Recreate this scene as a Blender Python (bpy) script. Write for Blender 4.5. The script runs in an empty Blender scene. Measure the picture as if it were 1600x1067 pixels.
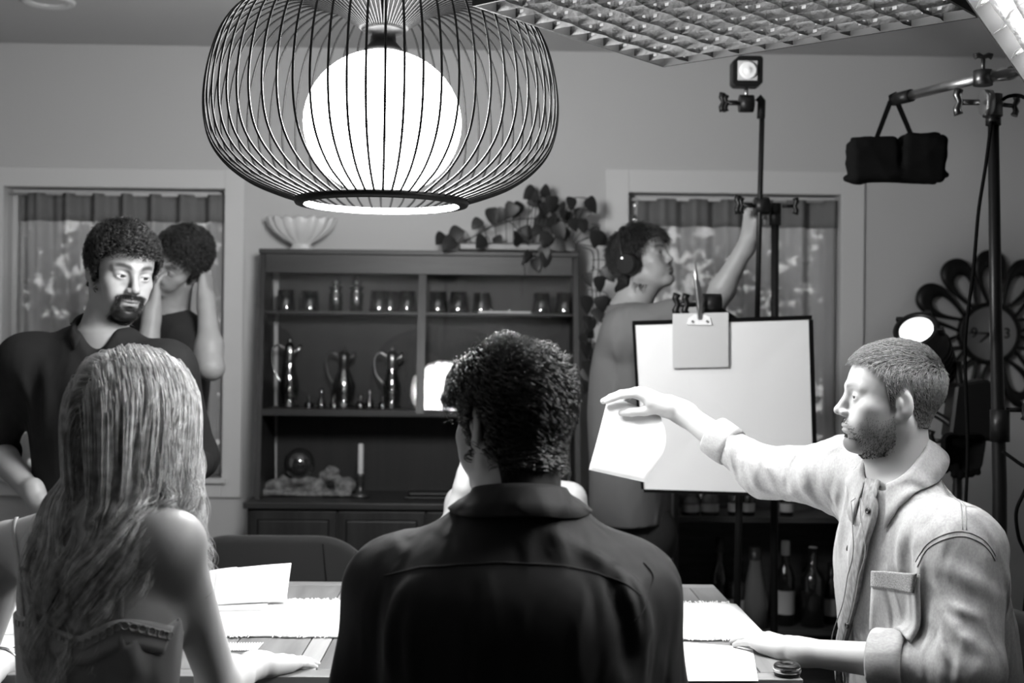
import bpy, bmesh, math, random
import numpy as np
from mathutils import Vector, Matrix
scene = bpy.context.scene
COL = scene.collection
RNG = np.random.default_rng(7)
random.seed(7)

# ------------------------------------------------------------------ camera
FPX = 2000.0                       # focal length in pixels of the 1600 px frame (45 mm on 36 mm)
CAM = np.array([0.0, 0.0, 1.38])
YAW, ROLL, PITCH = 0.017, 0.0105, 0.00575
cam_d = bpy.data.cameras.new('camera'); cam_o = bpy.data.objects.new('camera', cam_d)
COL.objects.link(cam_o); scene.camera = cam_o
cam_d.sensor_width = 36.0; cam_d.lens = FPX/1600*36.0; cam_d.clip_start = .05
_fwd = np.array([math.sin(YAW)*math.cos(PITCH), math.cos(YAW)*math.cos(PITCH), math.sin(PITCH)])
_rt0 = np.array([math.cos(YAW), -math.sin(YAW), 0.0]); _up0 = np.cross(_rt0, _fwd)
_rt = _rt0*math.cos(ROLL) + _up0*math.sin(ROLL)      # horizontals fall to the right in the picture
_up = np.cross(_rt, _fwd)
cam_o.matrix_world = Matrix(((_rt[0], _up[0], -_fwd[0], CAM[0]), (_rt[1], _up[1], -_fwd[1], CAM[1]),
                             (_rt[2], _up[2], -_fwd[2], CAM[2]), (0, 0, 0, 1)))
cam_d.dof.use_dof = True; cam_d.dof.focus_distance = 2.65; cam_d.dof.aperture_fstop = 3.5
def ray(x, y):
    return _fwd + _rt*((x-800)/FPX) - _up*((y-533.5)/FPX)
def J(x, y, Y):                     # measured point of the photograph at room depth Y
    d = ray(x, y); return CAM + d*(Y/d[1])
def JZ(x, y, Z):                    # the same at height Z
    d = ray(x, y); return CAM + d*((Z-CAM[2])/d[2])
def JP(x, y, p0, n):                # the same on a plane
    d = ray(x, y); return CAM + d*(np.dot(np.asarray(p0)-CAM, n)/np.dot(d, n))

# ------------------------------------------------------------------ world and exposure
scene.view_settings.view_transform = 'Standard'; scene.view_settings.look = 'None'
scene.view_settings.exposure = 0.0; scene.view_settings.gamma = 1.0
scene.view_settings.use_curve_mapping = False
scene.cycles.use_denoising = True
scene.cycles.max_bounces = 10; scene.cycles.transparent_max_bounces = 16
scene.cycles.sample_clamp_indirect = 4.0
scene.cycles.caustics_reflective = False; scene.cycles.caustics_refractive = False
W = bpy.data.worlds.new('sky'); scene.world = W; W.use_nodes = True
SKY_LEVEL = 10.0
W.node_tree.nodes['Background'].inputs[0].default_value = (.8, .8, .8, 1)
W.node_tree.nodes['Background'].inputs[1].default_value = SKY_LEVEL
GLOBE_LEVEL = 18.0                  # opal shell of the pendant lamp
BULB_WATTS = 230.0                  # bulb inside the globe
SOFTBOX_LEVEL = 26.0                # diffuser of the overhead softbox
SIDEBOX_LEVEL = 44.0                # diffuser of the boom softbox

# ------------------------------------------------------------------ materials (black and white photograph: greys)
def mat(name, v, rough=.6, metal=0.0, bump=None, var=None, emit=None, spec=.5, trans=0.0, ior=1.45, attr=None, sheen=0.0, coat=0.0, alpha=1.0, folds=None):
    m = bpy.data.materials.new(name); m.use_nodes = True
    nt = m.node_tree; b = nt.nodes['Principled BSDF']; L = nt.links.new
    b.inputs['Base Color'].default_value = (v, v, v, 1); b.inputs['Roughness'].default_value = rough
    b.inputs['Metallic'].default_value = metal; b.inputs['Specular IOR Level'].default_value = spec
    b.inputs['IOR'].default_value = ior; b.inputs['Transmission Weight'].default_value = trans
    b.inputs['Sheen Weight'].default_value = sheen; b.inputs['Coat Weight'].default_value = coat
    b.inputs['Alpha'].default_value = alpha
    tc = nt.nodes.new('ShaderNodeTexCoord')
    src = None
    if var:                          # (kind, scale xyz, low, high)
        kind, sc, lo, hi = var
        mp = nt.nodes.new('ShaderNodeMapping'); mp.inputs['Scale'].default_value = sc; L(tc.outputs['Object'], mp.inputs[0])
        if kind == 'wood':
            t = nt.nodes.new('ShaderNodeTexNoise'); t.inputs['Scale'].default_value = 1; t.inputs['Detail'].default_value = 6; t.inputs['Distortion'].default_value = .6
        else:
            t = nt.nodes.new('ShaderNodeTexNoise'); t.inputs['Scale'].default_value = 1; t.inputs['Detail'].default_value = 4
        L(mp.outputs[0], t.inputs['Vector'])
        r = nt.nodes.new('ShaderNodeMapRange'); r.inputs['From Min'].default_value = .3; r.inputs['From Max'].default_value = .7
        r.inputs['To Min'].default_value = lo; r.inputs['To Max'].default_value = hi
        L(t.outputs['Fac'], r.inputs['Value'])
        mx = nt.nodes.new('ShaderNodeCombineColor')
        for i in range(3): L(r.outputs[0], mx.inputs[i])
        src = mx.outputs[0]; L(src, b.inputs['Base Color'])
    if attr:                         # per-vertex tone of the thing itself
        a = nt.nodes.new('ShaderNodeAttribute'); a.attribute_name = attr
        if src is None: L(a.outputs['Color'], b.inputs['Base Color'])
        else:
            mm = nt.nodes.new('ShaderNodeMix'); mm.data_type = 'RGBA'; mm.blend_type = 'MULTIPLY'; mm.inputs[0].default_value = 1
            L(a.outputs['Color'], mm.inputs[6]); L(src, mm.inputs[7]); L(mm.outputs[2], b.inputs['Base Color'])
    if bump:                         # (scale xyz, strength, distance)
        sc, st, di = bump
        mp = nt.nodes.new('ShaderNodeMapping'); mp.inputs['Scale'].default_value = sc; L(tc.outputs['Object'], mp.inputs[0])
        t = nt.nodes.new('ShaderNodeTexNoise'); t.inputs['Scale'].default_value = 1; t.inputs['Detail'].default_value = 5
        L(mp.outputs[0], t.inputs['Vector'])
        bp = nt.nodes.new('ShaderNodeBump'); bp.inputs['Strength'].default_value = st; bp.inputs['Distance'].default_value = di
        L(t.outputs['Fac'], bp.inputs['Height']); L(bp.outputs[0], b.inputs['Normal'])
        if folds:                    # soft creases of worn cloth: (scale xyz, strength, distance)
            sc, st, di = folds
            mp = nt.nodes.new('ShaderNodeMapping'); mp.inputs['Scale'].default_value = sc; mp.inputs['Rotation'].default_value = (.3, .5, .2); L(tc.outputs['Object'], mp.inputs[0])
            t = nt.nodes.new('ShaderNodeTexNoise'); t.noise_type = 'RIDGED_MULTIFRACTAL'; t.inputs['Scale'].default_value = 1; t.inputs['Detail'].default_value = 2; t.inputs['Distortion'].default_value = .8
            L(mp.outputs[0], t.inputs['Vector'])
            b2 = nt.nodes.new('ShaderNodeBump'); b2.inputs['Strength'].default_value = st; b2.inputs['Distance'].default_value = di
            L(t.outputs['Fac'], b2.inputs['Height']); L(b2.outputs[0], bp.inputs['Normal'])
    if emit:
        b.inputs['Emission Color'].default_value = (1, 1, 1, 1); b.inputs['Emission Strength'].default_value = emit
    return m
def pane_mat(name, tint=.97, rough=0.0, boost=1.0):      # thin flat glass: see-through with fresnel reflection
    m = bpy.data.materials.new(name); m.use_nodes = True; nt = m.node_tree; nt.nodes.clear(); L = nt.links.new
    o = nt.nodes.new('ShaderNodeOutputMaterial'); mx = nt.nodes.new('ShaderNodeMixShader')
    tr = nt.nodes.new('ShaderNodeBsdfTransparent'); tr.inputs[0].default_value = (tint, tint, tint, 1)
    gl = nt.nodes.new('ShaderNodeBsdfGlossy'); gl.inputs['Roughness'].default_value = rough
    fr = nt.nodes.new('ShaderNodeFresnel'); fr.inputs[0].default_value = 1.5*boost
    L(fr.outputs[0], mx.inputs[0]); L(tr.outputs[0], mx.inputs[1]); L(gl.outputs[0], mx.inputs[2]); L(mx.outputs[0], o.inputs[0])
    return m
def sheer_mat(name, v, see):                              # thin woven curtain: light passes, some holes
    m = bpy.data.materials.new(name); m.use_nodes = True; nt = m.node_tree; nt.nodes.clear(); L = nt.links.new
    o = nt.nodes.new('ShaderNodeOutputMaterial'); a = nt.nodes.new('ShaderNodeMixShader'); b = nt.nodes.new('ShaderNodeMixShader')
    d = nt.nodes.new('ShaderNodeBsdfDiffuse'); t = nt.nodes.new('ShaderNodeBsdfTranslucent'); tr = nt.nodes.new('ShaderNodeBsdfTransparent')
    d.inputs[0].default_value = (v, v, v, 1); t.inputs[0].default_value = (v, v, v, 1)
    a.inputs[0].default_value = .45; b.inputs[0].default_value = see
    L(d.outputs[0], a.inputs[1]); L(t.outputs[0], a.inputs[2]); L(a.outputs[0], b.inputs[1]); L(tr.outputs[0], b.inputs[2]); L(b.outputs[0], o.inputs[0])
    return m

# ------------------------------------------------------------------ object helpers
def put(name, me, m=None, parent=None, loc=None, rot=None, smooth=False):
    o = bpy.data.objects.new(name, me); COL.objects.link(o)
    if m is not None and len(me.materials) == 0: me.materials.append(m)
    if parent is not None: o.parent = parent
    if loc is not None: o.location = [float(c) for c in loc]
    if rot is not None: o.rotation_euler = rot
    if smooth: me.polygons.foreach_set('use_smooth', [True]*len(me.polygons))
    return o
def tag(o, label, cat, group=None):
    o['label'] = label; o['category'] = cat
    if group: o['group'] = group
    return o
def thing(name, label, cat, loc=(0, 0, 0), rotz=0.0, group=None):
    o = bpy.data.objects.new(name, None); COL.objects.link(o); o.location = [float(c) for c in loc]
    o.rotation_euler = (0, 0, rotz); o.empty_display_size = .05
    return tag(o, label, cat, group)
def struct(o):
    o['kind'] = 'structure'; return o
def setlabel(o, t):
    o['label'] = t; return o
def pydata(name, V, F, smooth=False):
    me = bpy.data.meshes.new(name); me.from_pydata([tuple(float(c) for c in v) for v in V], [], [tuple(int(i) for i in f) for f in F]); me.update()
    if smooth: me.polygons.foreach_set('use_smooth', [True]*len(me.polygons))
    return me
def npmesh(name, V, Q):                                   # fast quads mesh from arrays
    me = bpy.data.meshes.new(name); n, f = len(V), len(Q); k = Q.shape[1]
    me.vertices.add(n); me.vertices.foreach_set('co', np.asarray(V, np.float32).ravel())
    me.loops.add(f*k); me.loops.foreach_set('vertex_index', np.asarray(Q, np.int32).ravel())
    me.polygons.add(f); me.polygons.foreach_set('loop_start', np.arange(0, f*k, k, dtype=np.int32))
    me.update(calc_edges=True); me.polygons.foreach_set('use_smooth', np.ones(f, bool)); me.update()
    return me
def bm_mesh(name, bm, smooth=False):
    me = bpy.data.meshes.new(name); bm.to_mesh(me); bm.free()
    if smooth: me.polygons.foreach_set('use_smooth', [True]*len(me.polygons))
    return me
def box_mesh(size, bevel=0.0, center=(0, 0, 0), name='box_shape'):
    bm = bmesh.new(); bmesh.ops.create_cube(bm, size=1)
    for v in bm.verts: v.co = Vector((v.co.x*size[0]+center[0], v.co.y*size[1]+center[1], v.co.z*size[2]+center[2]))
    if bevel: bmesh.ops.bevel(bm, geom=bm.edges[:], offset=bevel, segments=2, affect='EDGES', profile=.5)
    return bm_mesh(name, bm)
def box(name, lo, hi, m, parent=None, bevel=0.0):
    lo, hi = np.minimum(lo, hi), np.maximum(lo, hi)
    return put(name, box_mesh(hi-lo, bevel), m, parent, (lo+hi)/2)
def frame_from(z, hint=(0, 0, 1)):
    z = np.asarray(z, float); z = z/np.linalg.norm(z); h = np.asarray(hint, float)
    if abs(np.dot(z, h)) > .98: h = np.array([1.0, 0, 0])
    x = np.cross(h, z); x /= np.linalg.norm(x); y = np.cross(z, x)
    return x, y, z
def tube_arrays(P, r, sides=8, caps=True):
    P = np.asarray(P, float); n = len(P); r = np.broadcast_to(np.asarray(r, float), (n,))
    T = np.gradient(P, axis=0); T /= np.linalg.norm(T, axis=1)[:, None]+1e-12
    x, y, _ = frame_from(T[0]); V = []
    for i in range(n):
        x = x-T[i]*np.dot(x, T[i]); x /= np.linalg.norm(x)+1e-12; y = np.cross(T[i], x)
        for k in range(sides):
            a = 2*math.pi*k/sides; V.append(P[i]+r[i]*(x*math.cos(a)+y*math.sin(a)))
    F = [(i*sides+k, i*sides+(k+1) % sides, (i+1)*sides+(k+1) % sides, (i+1)*sides+k) for i in range(n-1) for k in range(sides)]
    if caps: F += [tuple(range(sides))[::-1], tuple((n-1)*sides+k for k in range(sides))]
    return V, F
def tube(name, P, r, m, parent=None, sides=10, caps=True):
    V, F = tube_arrays(P, r, sides, caps); me = pydata(name, V, F)
    me.polygons.foreach_set('use_smooth', [len(p.vertices) == 4 for p in me.polygons])
    return put(name, me, m, parent)
def spline(P, n=8):                                       # Catmull-Rom
    P = [np.asarray(p, float) for p in P]; Q = [2*P[0]-P[1]]+P+[2*P[-1]-P[-2]]; out = []
    for i in range(1, len(Q)-2):
        for t in np.linspace(0, 1, n, endpoint=False):
            a, b, c, d = Q[i-1:i+3]
            out.append(.5*((2*b)+(c-a)*t+(2*a-5*b+4*c-d)*t*t+(3*b-a-3*c+d)*t**3))
    out.append(P[-1]); return np.array(out)
def lathe_mesh(prof, seg=24, name='turned_shape', flute=None, cap=False):
    V, F = [], []; n = len(prof)
    for (r, z) in prof:
        for k in range(seg):
            a = 2*math.pi*k/seg; rr = r*(1+(flute[1]*math.cos(flute[0]*a) if flute else 0)); V.append((rr*math.cos(a), rr*math.sin(a), z))
    for i in range(n-1):
        for k in range(seg): F.append((i*seg+k, i*seg+(k+1) % seg, (i+1)*seg+(k+1) % seg, (i+1)*seg+k))
    if cap and prof[0][0] > 1e-4: F.append(tuple(range(seg))[::-1])
    if cap and prof[-1][0] > 1e-4: F.append(tuple((n-1)*seg+k for k in range(seg)))
    me = pydata(name, V, F); me.polygons.foreach_set('use_smooth', [len(p.vertices) == 4 for p in me.polygons]); return me
def cyl(name, a, b, r, m, parent=None, sides=16, r2=None):
    return tube(name, [a, np.asarray(a)*.5+np.asarray(b)*.5, b], [r, (r+(r2 or r))/2, r2 or r], m, parent, sides)
def prism(name, pts, depth, m, parent=None, frame=None, bevel=0.0):   # outline in a plane, given thickness; frame=(origin,x,y,n)
    o, x, y, n = [np.asarray(c, float) for c in frame]
    bm = bmesh.new(); A = [bm.verts.new(o+x*p[0]+y*p[1]-n*depth/2) for p in pts]; B = [bm.verts.new(o+x*p[0]+y*p[1]+n*depth/2) for p in pts]
    k = len(pts); bm.faces.new(A[::-1]); bm.faces.new(B)
    for i in range(k): bm.faces.new((A[i], A[(i+1) % k], B[(i+1) % k], B[i]))
    bmesh.ops.recalc_face_normals(bm, faces=bm.faces[:])
    if bevel: bmesh.ops.bevel(bm, geom=bm.edges[:], offset=bevel, segments=1, affect='EDGES')
    return put(name, bm_mesh(name, bm), m, parent)
def obox(name, c, R, size, m, parent=None, bevel=0.0):    # oriented box, R columns = axes
    o = put(name, box_mesh(size, bevel), m, parent)
    o.matrix_basis = Matrix.Translation([float(q) for q in c]) @ Matrix([[float(R[i][j]) for j in range(3)] for i in range(3)]).to_4x4()
    return o

# ------------------------------------------------------------------ implicit surfaces for bodies and clothes
def smin(a, b, k):
    h = np.maximum(k-np.abs(a-b), 0)/k; return np.minimum(a, b)-h*h*k*.25
class Field:
    def __init__(s): s.ops = []; s.disp = None; s.dmax = 0.0
    def add(s, p, k=.012): s.ops.append((1, p, k)); return s
    def sub(s, p, k=.006): s.ops.append((-1, p, k)); return s
    def cut(s, p, k=.004): s.ops.append((2, p, k)); return s       # keep the intersection
    def ext(s, other): s.ops += other.ops; return s
    def __call__(s, P, cull=True):
        d = np.full(len(P), 10.0)
        for mode, (fn, c, r), k in s.ops:
            if cull and mode != 2:
                m = ((P-c)**2).sum(1) < (r+.05+k)**2
                if not m.any(): continue
                e = fn(P[m]); q = d[m]
                d[m] = smin(q, e, k) if mode == 1 else -smin(-q, e, k)
            else:
                e = fn(P)
                d = smin(d, e, k) if mode == 1 else (-smin(-d, e, k) if mode == -1 else -smin(-d, -e, k))
        if s.disp is not None: d = d-s.disp(P)
        return d
A_ = lambda *v: np.array(v, float)
def rc(a, b, ra, rb):
    a, b = np.asarray(a, float), np.asarray(b, float); ba = b-a; L2 = max(ba@ba, 1e-12)
    def fn(P):
        q = P-a; t = np.clip(q@ba/L2, 0, 1); return np.sqrt(((q-t[:, None]*ba)**2).sum(1))-(ra+(rb-ra)*t)
    return fn, (a+b)/2, math.sqrt(L2)/2+max(ra, rb)
def el(c, r, R=None):
    c, r = np.asarray(c, float), np.asarray(r, float)
    def fn(P):
        q = P-c
        if R is not None: q = q@R
        k0 = np.sqrt(((q/r)**2).sum(1)); k1 = np.sqrt(((q/r**2)**2).sum(1))+1e-9; return k0*(k0-1)/k1
    return fn, c, float(r.max())
def rbox(c, h, rad, R=None):
    c, h = np.asarray(c, float), np.asarray(h, float)
    def fn(P):
        q = P-c
        if R is not None: q = q@R
        q = np.abs(q)-h+rad; return np.sqrt((np.maximum(q, 0)**2).sum(1))+np.minimum(q.max(1), 0)-rad
    return fn, c, float(np.linalg.norm(h))
def loft(p0, p1, lat, secs, ex=2.4):
    """solid around an axis p0-p1; lat = side direction; secs = (t, half width, half depth, forward shift, side shift)"""
    p0, p1 = np.asarray(p0, float), np.asarray(p1, float); ax = p1-p0; L = np.linalg.norm(ax); ax = ax/L
    lat = np.asarray(lat, float); lat = lat-ax*(lat@ax); lat /= np.linalg.norm(lat); fw = np.cross(ax, lat)
    S = np.array(secs, float); tt = np.linspace(S[0, 0], S[-1, 0], 64)
    def smoothcol(j):
        v = np.interp(tt, S[:, 0], S[:, j]); k = np.ones(9)/9; return np.convolve(np.pad(v, 4, mode='edge'), k, 'valid')
    ca, cb, cf, cs = [smoothcol(j) for j in (1, 2, 3, 4)]
    t0, t1 = S[0, 0], S[-1, 0]
    def fn(P):
        q = P-p0; t = q@ax/L; tc = np.clip(t, t0, t1)
        a = np.interp(tc, tt, ca); b = np.interp(tc, tt, cb); f = np.interp(tc, tt, cf); s_ = np.interp(tc, tt, cs)
        u = np.abs(q@lat-s_)/a; w = np.abs(q@fw-f)/b
        g = (u**ex+w**ex)**(1/ex); dr = (g-1)*np.minimum(a, b)
        dz = np.maximum(t-t1, t0-t)*L
        return np.where(dz > 0, np.sqrt(np.maximum(dr, 0)**2+dz**2), dr)
    return fn, (p0+p1)/2+ax*L*((t0+t1)/2-.5), L*abs(t1-t0)/2+float(S[:, 1:3].max())+.08
def half(c, n):                                            # half space, kept side: against n
    c, n = np.asarray(c, float), np.asarray(n, float); n = n/np.linalg.norm(n)
    return (lambda P: (P-c)@n), c, 10.0
def surface(field, lo, hi, h):
    """surface nets on a sparse set of blocks"""
    lo, hi = np.asarray(lo, float), np.asarray(hi, float); B = 8
    nb = np.maximum(np.ceil((hi-lo)/(h*B)).astype(int), 1); n = nb*B+1
    g = np.stack(np.meshgrid(*[lo[i]+h*B*(np.arange(nb[i])+.5) for i in range(3)], indexing='ij'), -1).reshape(-1, 3)
    dc = field(g, cull=False); keep = np.abs(dc) < h*B*.88*1.5+.004+field.dmax
    D = np.repeat(np.repeat(np.repeat(np.where(dc > 0, 1.0, -1.0).reshape(nb), B, 0), B, 1), B, 2).astype(np.float32)
    D = np.pad(D, ((0, 1),)*3, mode='edge'); E = np.zeros(n, bool)
    bi = np.argwhere(keep.reshape(nb))
    off = np.stack(np.meshgrid(*[np.arange(B+1)]*3, indexing='ij'), -1).reshape(-1, 3)
    for i in bi:
        E[i[0]*B:i[0]*B+B+1, i[1]*B:i[1]*B+B+1, i[2]*B:i[2]*B+B+1] = True
    idx = np.argwhere(E); vals = np.empty(len(idx))
    for s in range(0, len(idx), 200000):
        vals[s:s+200000] = field(lo+h*idx[s:s+200000])
    D[E] = vals
    D = D+1e-7; ins = D < 0
    c = [(i, j, k) for i in (0, 1) for j in (0, 1) for k in (0, 1)]
    sl = lambda A, o: A[o[0]:A.shape[0]-1+o[0], o[1]:A.shape[1]-1+o[1], o[2]:A.shape[2]-1+o[2]]
    cnt = sum(sl(ins, o).astype(np.int8) for o in c); ev = np.ones_like(sl(E, c[0]))
    for o in c: ev &= sl(E, o)
    cell = (cnt > 0) & (cnt < 8) & ev; ci = np.argwhere(cell)
    acc = np.zeros((len(ci), 3)); num = np.zeros(len(ci))
    for a in c:
        for ax in range(3):
            if a[ax]: continue
            b = list(a); b[ax] = 1
            va = D[ci[:, 0]+a[0], ci[:, 1]+a[1], ci[:, 2]+a[2]]; vb = D[ci[:, 0]+b[0], ci[:, 1]+b[1], ci[:, 2]+b[2]]
            m = (va < 0) != (vb < 0); t = np.where(m, va/np.where(m, va-vb, 1), 0)
            p = np.tile(np.array(a, float), (len(ci), 1)); p[:, ax] += t
            acc[m] += p[m]; num += m
    V = lo+h*(ci+acc/num[:, None])
    vid = np.full(cell.shape, -1, np.int64); vid[tuple(ci.T)] = np.arange(len(ci))
    Q = []
    for ax in range(3):
        o1, o2 = [i for i in range(3) if i != ax]
        s0 = [slice(None)]*3; s1 = [slice(None)]*3; s0[ax] = slice(0, -1); s1[ax] = slice(1, None)
        e = ins[tuple(s0)] != ins[tuple(s1)]; ei = np.argwhere(e)
        ok = (ei[:, o1] > 0) & (ei[:, o2] > 0) & (ei[:, o1] < cell.shape[o1]) & (ei[:, o2] < cell.shape[o2]) & (ei[:, ax] < cell.shape[ax]); ei = ei[ok]
        def at(d1, d2):
            q = ei.copy(); q[:, o1] += d1; q[:, o2] += d2; return vid[tuple(q.T)]
        q = np.stack([at(-1, -1), at(0, -1), at(0, 0), at(-1, 0)], 1)
        fl = ins[tuple(ei.T)]
        if ax == 1: fl = ~fl
        q[~fl] = q[~fl][:, ::-1]; Q.append(q[(q >= 0).all(1)])
    return V, np.concatenate(Q)
def grad(field, P, h=.0015):
    G = np.stack([field(P+np.eye(3)[i]*h)-field(P-np.eye(3)[i]*h) for i in range(3)], 1)
    return G/(np.linalg.norm(G, axis=1)[:, None]+1e-9)
def project(field, P, it=5, off=0.0):                      # drop points onto the surface
    P = np.array(P, float)
    for _ in range(it): P = P-grad(field, P)*(field(P, cull=False)-off)[:, None]*.9
    return P
def JS(field, x, y, Y0, Y1, off=0.0):                      # first surface point met behind a measured point of the photograph
    ds = np.linspace(Y0, Y1, 500); P = np.array([J(x, y, d) for d in ds]); v = field(P, cull=False); i = np.argmax(v < off)
    return P[i] if (v < off).any() else P[np.argmin(v)]
def push_out(field, P, off):
    P = np.array(P, float)
    for _ in range(3):
        d = field(P, cull=False); m = d < off
        if not m.any(): break
        P[m] += grad(field, P[m])*(off-d[m])[:, None]
    return P
def field_mesh(name, field, regions, tone=None):
    """regions: list of (lo, hi, voxel); one mesh; tone(P)->grey per vertex"""
    Vs, Qs, n = [], [], 0
    for lo, hi, h in regions:
        V, Q = surface(field, lo, hi, h)
        g = np.zeros_like(V); d0 = field(V); e = h*.4
        for i in range(3):
            W_ = V.copy(); W_[:, i] += e; g[:, i] = (field(W_)-d0)/e
        V = V-np.clip(d0, -h*.6, h*.6)[:, None]*g/np.maximum((g*g).sum(1), .25)[:, None]
        Vs.append(V); Qs.append(Q+n); n += len(V)
    V, Q = np.concatenate(Vs), np.concatenate(Qs); me = npmesh(name, V, Q)
    if tone is not None:
        t = np.clip(tone(V), 0, 1); at = me.attributes.new('tone', 'FLOAT_COLOR', 'POINT')
        at.data.foreach_set('color', np.stack([t, t, t, np.ones_like(t)], 1).astype(np.float32).ravel())
    return me
def wrinkle(seed, scale, amp, dirv=None):                  # soft cloth folds as a displacement
    r = np.random.default_rng(seed); K = r.normal(size=(6, 3)); K /= np.linalg.norm(K, axis=1)[:, None]
    if dirv is not None:
        d = np.asarray(dirv, float); d /= np.linalg.norm(d); K = K-.85*np.outer(K@d, d)
    K *= scale*r.uniform(.7, 1.6, (6, 1)); ph = r.uniform(0, 6.28, 6)
    def fn(P):
        w = .018*np.stack([np.sin(P@A_(23, 11, 17)+1), np.sin(P@A_(-13, 21, 9)+2), np.sin(P@A_(8, -17, 25))], 1); Q = P+w
        s = 0
        for i in range(6): s = s+(1-np.abs(np.sin(Q@K[i]*.5+ph[i])))**2
        return amp*(s/6*2-.9)
    return fn
def add_folds(F, base_disp, folds, dmax=.014):
    """raised (or sunk) cloth folds along segments laid on the surface: (p, q, width, height)"""
    G = [(project(F, [p, (np.asarray(p)+np.asarray(q))/2, q], 6), w, a) for p, q, w, a in folds]
    def disp(P):
        d = base_disp(P) if base_disp is not None else np.zeros(len(P))
        for pts, w, a in G:
            c = pts[1]; m = ((P-c)**2).sum(1) < (np.linalg.norm(pts[2]-pts[0])*.6+w*3)**2
            if not m.any(): continue
            X = P[m]; best = np.full(len(X), 9.0); tt = np.zeros(len(X))
            for i in (0, 1):
                ba = pts[i+1]-pts[i]; t = np.clip((X-pts[i])@ba/(ba@ba+1e-12), 0, 1); e = ((X-pts[i]-t[:, None]*ba)**2).sum(1)
                u = e < best; best[u] = e[u]; tt[u] = (t[u]+i)/2
            d[m] += a*np.exp(-best/(w*w))*np.sin(np.clip(tt*.86+.07, 0, 1)*math.pi)**.7
        return d
    F.disp = disp; F.dmax = dmax
def curves_obj(name, strands, radius, m, parent, taper=True):   # hair strands: array (N, K, 3)
    S = np.asarray(strands, np.float32); N, K = S.shape[:2]
    cu = bpy.data.hair_curves.new(name); cu.add_curves([K]*N)
    cu.attributes['position'].data.foreach_set('vector', S.ravel())
    prof = np.linspace(1, .25, K) if taper else np.ones(K)
    ra = cu.attributes.get('radius') or cu.attributes.new('radius', 'FLOAT', 'POINT')
    ra.data.foreach_set('value', (radius*np.tile(prof, N)).astype(np.float32))
    cu.materials.append(m); o = bpy.data.objects.new(name, cu); COL.objects.link(o); o.parent = parent
    o['kind'] = 'stuff'
    return o
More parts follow.
